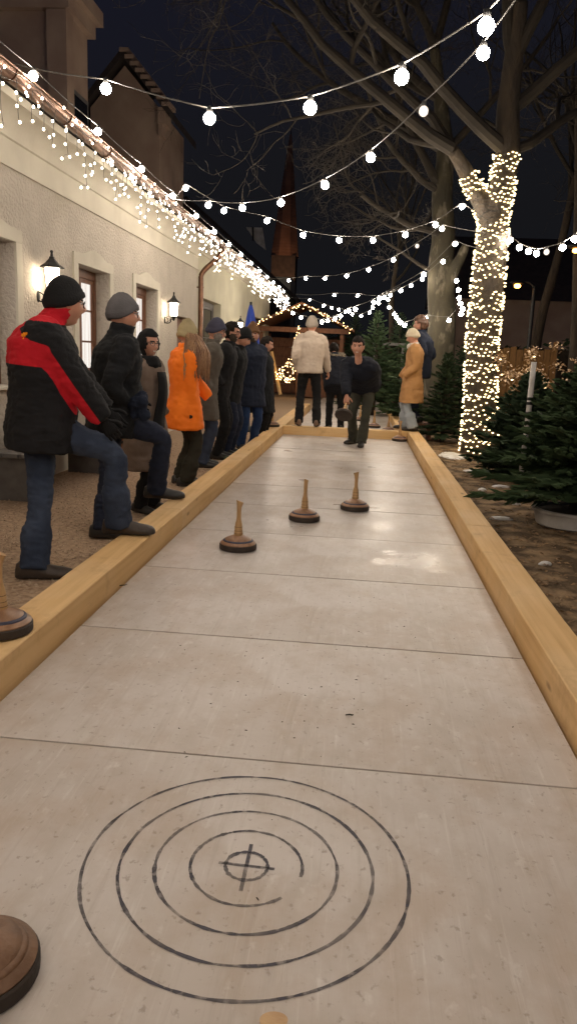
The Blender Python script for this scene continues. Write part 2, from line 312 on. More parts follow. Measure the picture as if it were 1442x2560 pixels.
# ------------------------------------------------------------------ helpers
def link(o, parent=None):
    col.objects.link(o)
    if parent is not None: o.parent = parent
    return o
def tag(o, label, cat, group=None, kind=None):
    if label: o['label'] = label
    if cat: o['category'] = cat
    if group: o['group'] = group
    if kind: o['kind'] = kind
    return o
def empty(name, loc=(0,0,0), rz=0, label=None, cat=None, group=None):
    o = bpy.data.objects.new(name, None); o.empty_display_size = .1; o.location = loc; o.rotation_euler = (0,0,rz); link(o)
    return tag(o, label, cat, group)
class G:
    """collects verts and faces, then becomes one mesh"""
    def __init__(s): s.v = []; s.f = []; s.m = []; s.mi = 0
    def add(s, vs, fs):
        o = len(s.v); s.v += [tuple(x) for x in vs]; s.f += [tuple(i+o for i in f) for f in fs]; s.m += [s.mi]*len(fs)
    def box(s, a, b):
        x0,y0,z0 = a; x1,y1,z1 = b
        s.add([(x0,y0,z0),(x1,y0,z0),(x1,y1,z0),(x0,y1,z0),(x0,y0,z1),(x1,y0,z1),(x1,y1,z1),(x0,y1,z1)],
              [(0,3,2,1),(4,5,6,7),(0,1,5,4),(1,2,6,5),(2,3,7,6),(3,0,4,7)])
    def bbox(s, a, b, e):
        """box with chamfered long edges and ends"""
        x0,y0,z0 = a; x1,y1,z1 = b
        bm = bmesh.new(); bmesh.ops.create_cube(bm, size=1)
        for q in bm.verts: q.co = V(((x0+x1)/2+q.co.x*(x1-x0), (y0+y1)/2+q.co.y*(y1-y0), (z0+z1)/2+q.co.z*(z1-z0)))
        bmesh.ops.bevel(bm, geom=bm.edges[:], offset=e, segments=2, affect='EDGES', profile=.6)
        bm.verts.index_update(); s.add([q.co for q in bm.verts], [[q.index for q in f.verts] for f in bm.faces]); bm.free()
    def loft(s, rings, cap=True):
        n = len(rings[0]); vs = [p for r in rings for p in r]; fs = []
        for i in range(len(rings)-1):
            for j in range(n):
                k = (j+1) % n; fs.append((i*n+j, i*n+k, (i+1)*n+k, (i+1)*n+j))
        if cap:
            fs.append(tuple(range(n-1, -1, -1))); fs.append(tuple((len(rings)-1)*n+j for j in range(n)))
        s.add(vs, fs)
    def tube(s, pts, rad, n=8, cap=True, flat=None):
        pts = [V(p) for p in pts]
        if not isinstance(rad, (list, tuple)): rad = [rad]*len(pts)
        rings = []; u = None
        for i, p in enumerate(pts):
            d = (pts[min(i+1, len(pts)-1)] - pts[max(i-1, 0)])
            d = d.normalized() if d.length > 1e-9 else V((0,0,1))
            if u is None: u = d.orthogonal().normalized()
            u = (u - d*u.dot(d)); u = u.normalized() if u.length > 1e-6 else d.orthogonal().normalized()
            w_ = d.cross(u)
            rings.append([p + (u*math.cos(2*math.pi*k/n) + w_*math.sin(2*math.pi*k/n))*rad[i] for k in range(n)])
        s.loft(rings, cap)
    def lathe(s, prof, n=24, c=(0,0,0), ax=None):
        """prof: list of (radius, z)"""
        rings = []
        for r, z in prof: rings.append([(c[0]+max(r,1e-4)*math.cos(2*math.pi*k/n), c[1]+max(r,1e-4)*math.sin(2*math.pi*k/n), c[2]+z) for k in range(n)])
        s.loft(rings)
    def ell(s, c, r, R=None, nu=14, nv=10):
        vs = []; c = V(c)
        for i in range(nv+1):
            t = math.pi*i/nv
            for j in range(nu):
                a = 2*math.pi*j/nu; p = V((r[0]*math.sin(t)*math.cos(a), r[1]*math.sin(t)*math.sin(a), -r[2]*math.cos(t)))
                if i in (0, nv): p += V((1e-4*math.cos(a), 1e-4*math.sin(a), 0))
                if R is not None: p = R @ p
                vs.append(c+p)
        s.loft([vs[i*nu:(i+1)*nu] for i in range(nv+1)])
    def mesh(s, name, mats, smooth=False):
        me = bpy.data.meshes.new(name); me.from_pydata(s.v, [], s.f)
        for m in (mats if isinstance(mats, (list, tuple)) else [mats]): me.materials.append(m)
        if any(s.m): me.polygons.foreach_set('material_index', s.m)
        if smooth: me.polygons.foreach_set('use_smooth', [True]*len(me.polygons))
        me.update(); return me
    def obj(s, name, mats, parent=None, smooth=False, loc=None):
        o = bpy.data.objects.new(name, s.mesh(name, mats, smooth))
        if loc is not None: o.location = loc
        return link(o, parent)
def spline(pts, per=6):
    pts = [V(p) for p in pts]; P = [pts[0]] + pts + [pts[-1]]; o = []
    for i in range(len(pts)-1):
        a, b, c, d = P[i:i+4]
        for k in range(per):
            t = k/per; o.append(.5*((2*b) + (c-a)*t + (2*a-5*b+4*c-d)*t*t + (3*b-a-3*c+d)*t*t*t))
    return o + [pts[-1]]
def sharp(o, ang=40):
    """flat shading across sharp edges"""
    try: o.data.set_sharp_from_angle(angle=math.radians(ang))
    except Exception: pass
    return o
GZ = -0.04
# ================================================================== SETTING
g = G()
NX, NY = 60, 60
xs = [-90 + 180*i/NX for i in range(NX+1)]; ys = [-40 + 200*i/NY for i in range(NY+1)]
g.add([(x, y, GZ) for y in ys for x in xs], [(j*(NX+1)+i, j*(NX+1)+i+1, (j+1)*(NX+1)+i+1, (j+1)*(NX+1)+i) for j in range(NY) for i in range(NX)])
ground = g.obj('ground', M['ground']); ground['kind'] = 'structure'

# ---------------- the lane: panels, target rings
LX0, LX1, PY0, PS = -1.305, .842, 2.268, 1.0835
BH, BW = .15, .195
END = 12.93
lane = empty('curling_lane', (0, 0, GZ), 0, 'long lane of cream plastic panels with a ring target drawn on it', 'lane')
lane2 = empty('curling_lane', (0, 13.2, GZ), 0, 'pale lane continuing beyond the cross beam behind the bending man', 'lane')
def panel(par, x0, x1, y0, y1, dz):
    g = G(); cx, cy = (x0+x1)/2, (y0+y1)/2
    g.bbox((x0-cx, y0-cy, -.03), (x1-cx, y1-cy, 0), .0025)
    o = g.obj('panel', M['deck'], par, loc=(cx-par.location.x, cy-par.location.y, dz-par.location.z)); return o
k = -3; rr = random.Random(3)
while PY0 + k*PS < END - .05:
    y0, y1 = PY0+k*PS+.0045, min(PY0+(k+1)*PS-.0045, END-.004)
    panel(lane, LX0+.014, LX1-.019, y0, y1, rr.uniform(-.0012, .0012) if k != -1 else 0); k += 1
y = 13.14
while y < 27:
    panel(lane2, LX0+.05, LX1-.15, y, y+PS-.004, rr.uniform(-.001, .001)); y += PS
TC = (-.226, 1.736)
def ring(r, wd, parent=lane, n=160, gap=None):
    g = G(); rj = random.Random(int(r*1000)); vs = []
    for i in range(n):
        a = 2*math.pi*i/n; j = .0012*noise.noise(V((math.cos(a)*4, math.sin(a)*4, r*9))); ww = wd*(.95+.6*noise.noise(V((math.cos(a)*6, math.sin(a)*6, r*7)))+.3*noise.noise(V((math.cos(a)*30, math.sin(a)*30, r*7))))
        for q in (r+j-ww/2, r+j+ww/2): vs.append((q*math.cos(a), q*math.sin(a), 0))
    fs = [(2*i, 2*i+1, (2*i+3) % (2*n), (2*i+2) % (2*n)) for i in range(n) if not (gap and gap[0] < 360*i/n < gap[1])]
    g.add(vs, fs); return g.obj('target_ring', M['ring'], parent, loc=(TC[0], TC[1], .0013-GZ))
for i in range(4): ring(.148+.093*i, .0095, gap=(314, 349) if i == 0 else None)
ring(.056, .0105)
g = G()
for a, l0, l1 in ((math.radians(90), -.098, .090), (math.radians(-1.5), -.075, .075)):
    d = V((math.cos(a), math.sin(a), 0)); p = V((-d.y, d.x, 0))*.0052
    o_ = V((0, 0, .0003 if l0 < -.09 else 0))
    g.add([d*l0-p+o_, d*l1-p+o_, d*l1+p+o_, d*l0+p+o_], [(0,1,2,3)])
g.obj('target_cross', M['ring'], lane, loc=(TC[0], TC[1], .0013-GZ))

# ---------------- timber beams around the lane
def beam(a, b, label, group=None, h=BH, e=.007):
    cx, cy = (a[0]+b[0])/2, (a[1]+b[1])/2
    L = max(b[1]-a[1], b[0]-a[0]); alongx = (b[0]-a[0]) > (b[1]-a[1])
    g = G(); hw = min(b[1]-a[1], b[0]-a[0])/2
    nseg = max(4, int(L/.25)); rings = []
    for i in range(nseg+1):
        t = -L/2 + L*i/nseg
        ee = e*(1+.5*noise.noise(V((t*3, cx*5, cy))))
        dz = .0015*noise.noise(V((t*1.3, cx*3, cy*2))); dx = .002*noise.noise(V((t*1.1, cx*7, cy*2+5)))
        if i in (0, nseg): ee *= 1.2
        pts = [(-hw, 0), (hw, 0), (hw, h-ee), (hw-ee*.35, h-ee*.35), (hw-ee, h), (-hw+ee, h), (-hw+ee*.35, h-ee*.35), (-hw, h-ee)]
        rings.append([(p[0]+dx, t, p[1]-GZ+GZ+(dz if p[1] > .05 else 0)) for p in pts])
    rings = [[V(p) for p in r] for r in rings]
    g.loft(rings)
    # drying cracks: thin dark slits on the inner and top faces
    o = g.obj('timber_beam', M['timber'], loc=(cx, cy, GZ), smooth=False)
    o.scale = (1, 1, 1)
    if alongx: o.rotation_euler = (0, 0, math.pi/2)
    return tag(o, label, 'beam', group)
Hb = BH - GZ
def beamL(y0, y1, lab): return beam((LX0-BW, y0), (LX0, y1), lab, 'beams along the lane', Hb)
def beamR(y0, y1, lab): return beam((LX1, y0), (LX1+BW, y1), lab, 'beams along the lane', Hb)
beamL(-1.6, 5.50, 'squared pine beam on the spectators side under the red jacketed man\'s shoe')
beamL(5.505, 10.98, 'squared pine beam on the spectators side in front of the orange parka')
beamL(10.99, 12.92, 'short squared pine beam on the spectators side, meeting the cross beam')
beamR(-1.6, 5.56, 'squared pine beam on the tree side lying beside the bare soil')
beamR(5.566, 11.40, 'squared pine beam on the tree side running past the potted fir')
beamR(11.41, 13.13, 'short squared pine beam on the tree side, meeting the cross beam')
beam((LX0-BW, 12.93), (LX1-.004, 13.12), 'pine cross beam closing the lane behind the bending man', 'beams along the lane', Hb)
beam((LX0-BW-.02, 13.13), (LX0+.02, 19.5), 'pine beam edging the far lane on the house side', 'beams along the lane', Hb)
beam((LX1-.15, 13.14), (LX1+.03, 19.5), 'pine beam edging the far lane on the tree side', 'beams along the lane', Hb)

# ---------------- ice stocks
def stock_parts(root, z0=0.0, plain=False):
    R = .1285
    g = G(); g.lathe([(R*.9, 0), (R, .004), (R+.001, .012), (R+.001, .036), (R-.003, .041), (R-.02, .0415)], 40, (0,0,z0)); g.obj('rim', M['stock_iron'], root, True)
    sharp(root.children[-1], 35)
    wd_ = M['stock_old' if plain else 'stock_wood']
    g = G(); g.lathe([(R-.006, .0405), (R-.004, .046), (R-.012, .054), (R-.022, .0605)], 40, (0,0,z0)); b = g.obj('body', wd_, root, True); sharp(b, 30)
    g = G(); g.lathe([(R-.0225, .058), (R-.0225, .062), (R-.027, .067), (R-.033, .0705)], 40, (0,0,z0)); g.obj('band', M['stock_old' if plain else 'stock_band'], b, True)
    g = G(); g.lathe([(R-.034, .068), (R-.036, .0725), (.070, .084), (.048, .094), (.033, .100), (.020, .102)], 40, (0,0,z0)); g.obj('crown', wd_, b, True)
    h = G(); h.lathe([(.0305, .099), (.0315, .104), (.0285, .128), (.0275, .130), (.0275, .132), (.0270, .155), (.026, .157), (.026, .159), (.0235, .180), (.0170, .205), (.0145, .232), (.0150, .262)], 20, (0,0,z0))
    # flared grip, cut off at a slant
    rings = []
    for i in range(8):
        t = i/7; zz = .262 + .075*t; sw = .015 + .011*t*t; off = .006*t*t
        rings.append([(sw*math.cos(a)*(1.0)+off, .015*(1+.15*t)*math.sin(a), z0+zz - (.010*t*math.cos(a)*t)) for a in [2*math.pi*q/20 for q in range(20)]])
    h.loft(rings); hd = h.obj('handle', M['stock_handle'], root, True); sharp(hd, 35)
    for zz, r in ((.131, .0280), (.158, .0265), (.112, .0312)):
        q = G(); q.lathe([(r, zz-.0012), (r+.0006, zz), (r, zz+.0012)], 20, (0,0,z0)); q.obj('groove', M['stock_groove'], hd, True)
def stock(loc, rz, label, plain=False):
    o = empty('ice_stock', loc, rz, label, 'ice stock', 'wooden ice stocks'); stock_parts(o, 0.0, plain); return o
s1, s2, s3 = onz(595, 1372), onz(760, 1300), onz(886, 1274)
def sp(px, py, z): p = onz(px, py, z); return (p.x, p.y, z)
stock((s1.x, s1.y, .001), .35, 'wooden ice stock on the lane, nearest the drawn ring target of the trio')
stock((s2.x, s2.y, .001), 1.2, 'middle wooden ice stock of the three standing on the open lane')
stock((s3.x, s3.y, .001), 2.6, 'wooden ice stock on the lane, nearest the bending man of the trio')
stock((-1.440, 2.84, BH+.003), .2, 'wooden ice stock standing on top of the spectators side beam')
stock((-.742, 1.30, .001), 2.0, 'plain dark wooden ice stock standing on the lane right beside the ring target', True)
stock((-.078, .950, .001), .9, 'wooden ice stock standing on the lane just short of the ring target')
stock((.70, 12.78, .001), .9, 'wooden ice stock standing against the cross beam in the lane corner')
stock((-1.46, 12.60, BH+.003), .9, 'wooden ice stock standing on the short beam in the corner by the spectators')
stock((.30, 15.1, .002), .3, 'wooden ice stock on the far lane close to the fir branches')
stock((.56, 14.3, .002), 1.3, 'wooden ice stock on the far lane close to the woman in the camel coat')
stock((.02, 16.6, .002), 2.3, 'wooden ice stock standing alone farther down the far lane')

# ---------------- twigs and crumbs on the lane
def twig(px, py, ln, a, lab):
    p = onz(px, py); d = V((math.cos(a), math.sin(a), 0))*ln/2; g = G()
    g.tube([-d+V((0,0,.004)), V((.001,.002,.006)), d*.6+V((.001,0,.005)), d+V((0,.003,.005))], [.0022,.003,.0026,.0015], 6)
    tag(g.obj('twig', M['twig'], loc=(p.x, p.y, 0)), lab, 'twig')
twig(303, 1466, .075, .75, 'small dark twig lying on the lane against the spectators side beam')
twig(873, 1790, .03, .1, 'tiny dark splinter lying loose on the bare middle of the lane')
g = G(); rr = random.Random(11)
for i in range(70):
    if i < 80: px, py = rr.gauss(760, 190), rr.gauss(1700, 160)
    else: px, py = rr.uniform(250, 1250), rr.uniform(1400, 2500)
    p = onz(px, min(max(py, 1380), 2540))
    if not (LX0+.03 < p.x < LX1-.03): continue
    s = rr.uniform(.0009, .0026); a = rr.uniform(0, 6.28); l = rr.uniform(1, 3.2)
    d = V((math.cos(a), math.sin(a), 0))*s*l; q = V((-d.y, d.x, 0)).normalized()*s*.7
    z = V((0, 0, .0016))
    g.add([p-d-q+z, p+d-q*.4+z, p+d+q+z, p-d*.7+q+z, p+V((0,0,.0045))], [(0,1,4),(1,2,4),(2,3,4),(3,0,4)])
tag(g.obj('dirt_crumbs', M['soil']), 'scattered dark dirt crumbs on the cream lane panels', 'dirt', kind='stuff')

# ================================================================== THE PLASTERED HOUSE
WX, WX2 = -3.30, -3.42          # wall faces: first wing, second wing
SPLIT, WEND = 14.9, 27.4
EZ = 3.40                       # gutter height
house = empty('plaster_house', (WX, 15, GZ), 0, 'long low cream plastered house with copper gutter and small lit windows', 'house')
def hl(p): return V(p) - house.location
def wall_holes(x, y0, y1, z0, z1, holes, depth, mat, name):
    ycut = sorted({y0, y1, *[h[0] for h in holes], *[h[1] for h in holes]}); zcut = sorted({z0, z1, *[h[2] for h in holes], *[h[3] for h in holes]})
    g = G()
    for i in range(len(ycut)-1):
        for j in range(len(zcut)-1):
            ym, zm = (ycut[i]+ycut[i+1])/2, (zcut[j]+zcut[j+1])/2
            if any(h[0] < ym < h[1] and h[2] < zm < h[3] for h in holes): continue
            g.add([hl((x, ycut[i], zcut[j])), hl((x, ycut[i+1], zcut[j])), hl((x, ycut[i+1], zcut[j+1])), hl((x, ycut[i], zcut[j+1]))], [(0,1,2,3)])
    for a, b, c, d in holes:      # reveals
        for p, q in (((a,c),(a,d)), ((a,d),(b,d)), ((b,d),(b,c)), ((b,c),(a,c))):
            g.add([hl((x,p[0],p[1])), hl((x,q[0],q[1])), hl((x-depth,q[0],q[1])), hl((x-depth,p[0],p[1]))], [(0,1,2,3)])
    return g.obj(name, mat, house)
H1 = [(5.95, 7.05, .95, 2.27), (8.62, 9.72, .95, 2.27), (10.84, 12.0, .95, 2.27), (13.35, 14.35, GZ-.01, 1.95)]
H2 = [(15.75, 18.1, .9, 2.46), (23.7, 26.3, GZ-.01, 2.5)]
wall_holes(WX, -8, SPLIT, GZ-.05, 2.92, H1, .24, M['plaster'], 'wall')
wall_holes(WX2, SPLIT, WEND, GZ-.05, 3.38, H2, .24, M['plaster_b'], 'wall')
g = G()   # end of the first wing, gable end and back of the second
g.box(hl((WX2-.3, SPLIT-.3, GZ-.05)), hl((WX-.001, SPLIT, 3.3)))
g.obj('wall', M['plaster'], house)
g = G(); g.box(hl((-12, WEND-.3, GZ-.05)), hl((WX2-.002, WEND, 3.38))); g.obj('wall', M['plaster_b'], house)
g = G(); g.box(hl((-12.2, -8, GZ-.05)), hl((-12, WEND, 3.38))); g.obj('wall', M['plaster_b'], house)
# cornice of the first wing: band, shadow groove and cove, one profile
prof = [(WX-.02, 2.90), (WX+.020, 2.905), (WX+.022, 2.93), (WX+.010, 2.935), (WX+.012, 3.14)]
for i in range(9):
    a = math.pi/2*i/8; prof.append((WX+.03+.22*(1-math.cos(a)), 3.15+.20*math.sin(a)))
prof += [(WX+.255, 3.42), (WX-.05, 3.42)]
g = G(); g.loft([[hl((p[0], yy, p[1])) for p in prof] for yy in (-8, SPLIT+.05)]); sharp(g.obj('cornice', M['smooth'], house, True), 25)
prof = [(WX2-.02, 3.30), (WX2+.03, 3.305)]
for i in range(7):
    a = math.pi/2*i/6; prof.append((WX2+.04+.28*(1-math.cos(a)), 3.31+.09*math.sin(a)))
prof += [(WX2+.34, 3.42), (WX2-.05, 3.42)]
g = G(); g.loft([[hl((p[0], yy, p[1])) for p in prof] for yy in (SPLIT+.052, WEND+.1)]); sharp(g.obj('cornice', M['smooth'], house, True), 25)
# gutter: half round trough with a rolled lip and brackets
GX, GR = -2.955, .075
g = G(); rings = []
for yy in (-8, 29.0):
    o_, i_ = [], []
    for i in range(11):
        a = math.pi + math.pi*i/10
        o_.append(hl((GX+GR*math.cos(a), yy, EZ+.075+GR*math.sin(a)*1.0))); i_.append(hl((GX+(GR-.004)*math.cos(a), yy, EZ+.077+(GR-.004)*math.sin(a))))
    rings.append(o_ + i_[::-1])
g.loft(rings)
for yy0, yy1 in ((-8, 29.0),): g.tube([hl((GX+GR+.006, yy0, EZ+.082)), hl((GX+GR+.006, yy1, EZ+.082))], .011, 8)
gut = g.obj('gutter', M['copper'], house, True); sharp(gut, 45)
yy = -7.5
while yy < 29:
    q = G(); q.tube([hl((GX+(GR+.004)*math.cos(a), yy, EZ+.075+(GR+.004)*math.sin(a))) for a in [math.pi+math.pi*i/8 for i in range(9)]], .006, 5)
    q.obj('bracket', M['copper'], gut); yy += 1.15
# roof: tiled slope with eave board
g = G(); s0, s1_ = (-3.02, EZ+.10), (-7.2, EZ+2.6)
g.add([hl((s0[0], -8, s0[1])), hl((s0[0], WEND+1.6, s0[1])), hl((s1_[0], WEND+1.6, s1_[1])), hl((s1_[0], -8, s1_[1])),
       hl((s0[0], -8, s0[1]-.06)), hl((s0[0], WEND+1.6, s0[1]-.06)), hl((-11.4, WEND+1.6, s0[1])), hl((-11.4, -8, s0[1]))],
      [(0,1,2,3), (4,5,1,0), (3,2,6,7), (4,7,6,5)])
rf = g.obj('roof', M['roof'], house)
# downpipe: swan neck from the gutter back to the corner of the two wings
pts = spline([(GX, 15.55, EZ+.02), (GX, 15.55, EZ-.07), (GX-.06, 15.53, EZ-.19), (WX2+.17, 15.47, EZ-.42), (WX2+.085, 15.45, EZ-.56), (WX2+.085, 15.45, EZ-.75), (WX2+.085, 15.45, 1.0), (WX2+.085, 15.45, GZ)], 6)
g = G(); g.tube([hl(p) for p in pts], .052, 14); dp = g.obj('downpipe', M['copper'], house, True)
for zz in (2.62, 1.5):
    q = G(); q.lathe([(.053, -.02), (.058, -.018), (.058, .018), (.053, .02)], 14, hl((WX2+.085, 15.45, zz))); q.box(hl((WX2, 15.44, zz-.012)), hl((WX2+.04, 15.46, zz+.012))); q.obj('pipe_clamp', M['copper'], dp)
# windows: surround, frame, mullion, panes
def surround(y0, y1, z0, z1, par):
    wd = .13; a, b = y0-wd, y1+wd; top = z1+.10; n = 28; up = []
    for i in range(n+1):
        t = i/n; yy = a + (b-a)*t; u = abs(2*t-1)
        h = top + .015 if u > .78 else top + .015 + .085*(.5+.5*math.cos(math.pi*min(1, u/.78)))
        if .70 < u < .82: h += .02*(1-abs(u-.76)/.06)
        up.append((yy, h))
    g = G(); th = .022; vs = []; fs = []
    def strip(lo, hi):
        o = len(vs)
        for (p, q) in zip(lo, hi): vs.extend([hl((WX+th, p[0], p[1])), hl((WX+th, q[0], q[1])), hl((WX-.01, p[0], p[1])), hl((WX-.01, q[0], q[1]))])
        for i in range(len(lo)-1):
            k = o+4*i; fs.extend([(k, k+4, k+5, k+1), (k+1, k+5, k+7, k+3), (k, k+2, k+6, k+4)])
        fs.extend([(o, o+1, o+3, o+2), (o+4*(len(lo)-1), o+4*(len(lo)-1)+2, o+4*(len(lo)-1)+3, o+4*(len(lo)-1)+1)])
    strip([(p[0], z1+.001) for p in up], up)
    strip([(a, z0), (y0-.001, z0)], [(a, z1-.001), (y0-.001, z1-.001)]); strip([(y1+.001, z0), (b, z0)], [(y1+.001, z1-.001), (b, z1-.001)])
    g.add(vs, fs); return g.obj('surround', M['smooth'], par)
def window(y0, y1, z0, z1, x, mat, pane, bars=2, sur=True):
    fr = .075; xi = x-.20
    g = G()
    for a, b in (((xi-.03, y0+.002, z0+.002), (xi+.03, y0+fr, z1-.002)), ((xi-.03, y1-fr, z0+.002), (xi+.03, y1-.002, z1-.002)), ((xi-.029, y0+fr, z1-fr*1.4), (xi+.033, y1-fr, z1-.002)), ((xi-.029, y0+fr, z0+.002), (xi+.033, y1-fr, z0+fr))): g.bbox(hl(a), hl(b), .006)
    wn = g.obj('window', mat, house)
    ym = (y0+y1)/2
    for (a, b) in ((y0+fr+.003, ym-.006), (ym+.006, y1-fr-.003)):
        s = G(); st = .05; z_0, z_1 = z0+fr+.003, z1-fr*1.4-.003
        s.bbox(hl((xi-.02, a, z_0)), hl((xi+.022, a+st, z_1)), .004); s.bbox(hl((xi-.02, b-st, z_0)), hl((xi+.022, b, z_1)), .004)
        s.box(hl((xi-.018, a+st, z_1-st)), hl((xi+.02, b-st, z_1))); s.box(hl((xi-.018, a+st, z_0)), hl((xi+.02, b-st, z_0+st)))
        for q in range(1, bars+1):
            zz = z_0 + (z_1-z_0)*q/(bars+1); s.box(hl((xi-.012, a+st, zz-.012)), hl((xi+.016, b-st, zz+.012)))
        s.obj('sash', mat, wn)
        for q in range(bars+1):
            za = z_0 + (z_1-z_0)*q/(bars+1); zb = z_0 + (z_1-z_0)*(q+1)/(bars+1)
            p = G(); p.box(hl((xi-.006, a+st-.004, za)), hl((xi-.001, b-st+.004, zb-.001))); p.obj('pane', pane, wn)
    if sur: surround(y0, y1, z0-.02, z1, wn)
    g = G(); g.bbox(hl((x-.19, y0+.004, z0-.03)), hl((x+.06, y1-.004, z0+.001)), .006); g.obj('sill', M['smooth'], wn)
    return wn
M['dark_glass'] = pm('dark_glass', (.012, .012, .014), (.01, .01, .012), 3, .08, spec=.6)
window(*H1[0], WX, M['brownwood'], M['curtain']); window(*H1[1], WX, M['brownwood'], M['curtain']); window(*H1[2], WX, M['brownwood'], M['curtain'])
window(*H2[0], WX2, M['greywood'], M['dark_glass'], 1, False)
def door(y0, y1, z1, x, mat):
    g = G(); g.bbox(hl((x-.22, y0+.003, GZ)), hl((x-.17, y1-.003, z1-.003)), .005); d = g.obj('door', mat, house)
    n = 5; wd = (y1-y0-.04)/n
    for i in range(n):
        q = G(); q.bbox(hl((x-.169, y0+.02+i*wd+.004, GZ+.04)), hl((x-.150, y0+.02+(i+1)*wd-.004, z1-.04)), .004); q.obj('plank', mat, d)
    q = G(); q.tube([hl((x-.15, y1-.14, 1.0)), hl((x-.10, y1-.14, 1.0)), hl((x-.10, y1-.24, 1.0))], .01, 6); q.obj('handle', M['iron'], d)
door(13.35, 14.35, 1.95, WX, M['brownwood']); door(23.7, 26.3, 2.5, WX2, M['brownwood'])
g = G(); g.box(hl((WX-.001, -8, GZ-.02)), hl((WX+.03, 13.34, .30))); g.obj('plinth', M['smooth'], house)

# ---------------- wall lanterns
def lantern(px, py, x, label):
    """py: pixel height of the lower roof edge"""
    p = onx(px, py, x+.156)
    o = empty('wall_lantern', (x+.156, p.y, p.z), 0, label, 'lantern', 'lanterns on the house wall')
    def sq(r, z, n=6): return [(r*math.cos(2*math.pi*i/n+math.pi/6), r*math.sin(2*math.pi*i/n+math.pi/6), z) for i in range(n)]
    g = G(); g.loft([sq(.150, 0), sq(.155, .006), sq(.14, .022), sq(.085, .060), sq(.045, .105), sq(.032, .125), sq(.036, .132), sq(.02, .145), sq(.014, .185), sq(.022, .20), sq(.012, .218)]); g.obj('roof', M['iron'], o)
    g = G(); g.loft([sq(.092, -.006), sq(.070, -.27)]); g.obj('glass', M['lantern_glass'], o)
    g = G()
    for a, b in zip(sq(.098, -.002), sq(.074, -.274)): g.tube([a, b], .006, 5)
    g.loft([sq(.08, -.272), sq(.082, -.285), sq(.05, -.30), sq(.025, -.335), sq(.03, -.345), sq(.008, -.37)]); g.obj('frame', M['iron'], o)
    g = G(); g.tube(spline([(-.199, 0, -.40), (-.16, 0, -.42), (-.10, 0, -.415), (-.06, 0, -.38), (-.075, 0, -.345), (-.03, 0, -.335), (0, 0, -.34)], 5), .011, 7)
    g.tube(spline([(-.19, 0, -.30), (-.13, 0, -.33), (-.12, 0, -.38), (-.15, 0, -.40)], 5), .008, 6)
    g.lathe([(.02, 0), (.045, .004), (.045, .012), (.02, .02)], 12, (0, 0, 0)); nv = 12*4
    g.v[-nv:] = [(-.2+z, y_, -.36+x_*1.6) for (x_, y_, z) in g.v[-nv:]]
    g.obj('bracket', M['iron'], o, True); o.scale = (.78, .78, .78)
    return o
lantern(131, 670, WX, 'lit iron wall lantern beside the red jacketed man\'s beanie')
lantern(435, 757, WX, 'lit iron wall lantern between the middle window and the copper downpipe')
lantern(601, 806, WX2, 'lit iron wall lantern beside the blue folded parasol')

# ---------------- low bench against the wall
bn = empty('wooden_bench', (-3.0, 7.2, GZ), 0, 'low dark wooden bench standing against the house wall', 'bench')
for i in range(3):
    q = G(); q.bbox((-.22+i*.15, -1.0, .40), (-.22+i*.15+.135, 1.0, .44), .006); q.obj('slat', M['greywood'], bn)
for yy in (-.85, .85):
    q = G(); q.bbox((-.2, yy-.05, 0), (.2, yy+.05, .398), .006); q.obj('leg', M['greywood'], bn)
pc = empty('planter_tub', (-2.95, 8.75, GZ), 0, 'brown wooden planter tub beneath the house window', 'planter')
q = G(); q.lathe([(.17, 0), (.19, .02), (.22, .2), (.205, .36), (.19, .36), (.185, .33)], 20); sharp(q.obj('tub', M['hut_wood'], pc, True), 40)
for zz, r in ((.07, .2), (.29, .217)):
    q = G(); q.lathe([(r, zz-.015), (r+.006, zz-.014), (r+.006, zz+.014), (r, zz+.015)], 20); q.obj('hoop', M['iron'], pc)
bl = G(); R_ = random.Random(5)
for i in range(8):
    bl.ell((R_.uniform(-.12,.12), R_.uniform(-.25,.25), R_.uniform(.04,.16)), (R_.uniform(.06,.12), R_.uniform(.08,.16), R_.uniform(.04,.09)))
tag(bl.obj('crumpled_blanket', M['scarf_cream'], None, True, loc=(-2.98, 6.75, .41)), 'crumpled pale blanket left on the bench by the wall', 'blanket')
# ================================================================== PEOPLE
def remeshed(g, voxel, smooth=4, fac=.5):
    me = g.mesh('tmp', []); o = bpy.data.objects.new('tmp', me); col.objects.link(o)
    m = o.modifiers.new('r', 'REMESH'); m.mode = 'VOXEL'; m.voxel_size = voxel
    if smooth: s = o.modifiers.new('s', 'SMOOTH'); s.factor = fac; s.iterations = smooth
    dg = bpy.context.evaluated_depsgraph_get(); me2 = bpy.data.meshes.new_from_object(o.evaluated_get(dg))
    bpy.data.objects.remove(o); bpy.data.meshes.remove(me); return me2
def wrinkle(me, amp, freq, seed=0, st=(1,1,1)):
    s = V((seed*3.1, seed*1.7, seed*.9)); vs = me.vertices
    nr = [v.normal.copy() for v in vs]
    for v, n_ in zip(vs, nr):
        p = V((v.co.x*st[0], v.co.y*st[1], v.co.z*st[2]))*freq + s
        d = noise.noise(p)*.6 + (abs(noise.noise(p*1.9+V((9,2,4))))-.25)*-.9
        v.co += n_*(amp*d)
def ik(a, c, l1, l2, pole):
    a, c = V(a), V(c); d = c-a; L = d.length
    if L > (l1+l2)*.999: d = d*((l1+l2)*.999/L); c = a+d; L = d.length
    t = (l1*l1 - l2*l2 + L*L)/(2*L); h = math.sqrt(max(0, l1*l1-t*t)); u = d.normalized()
    p = V(pole); p = p - u*p.dot(u); p = p.normalized() if p.length > 1e-6 else u.orthogonal().normalized()
    return a + u*t + p*h, c
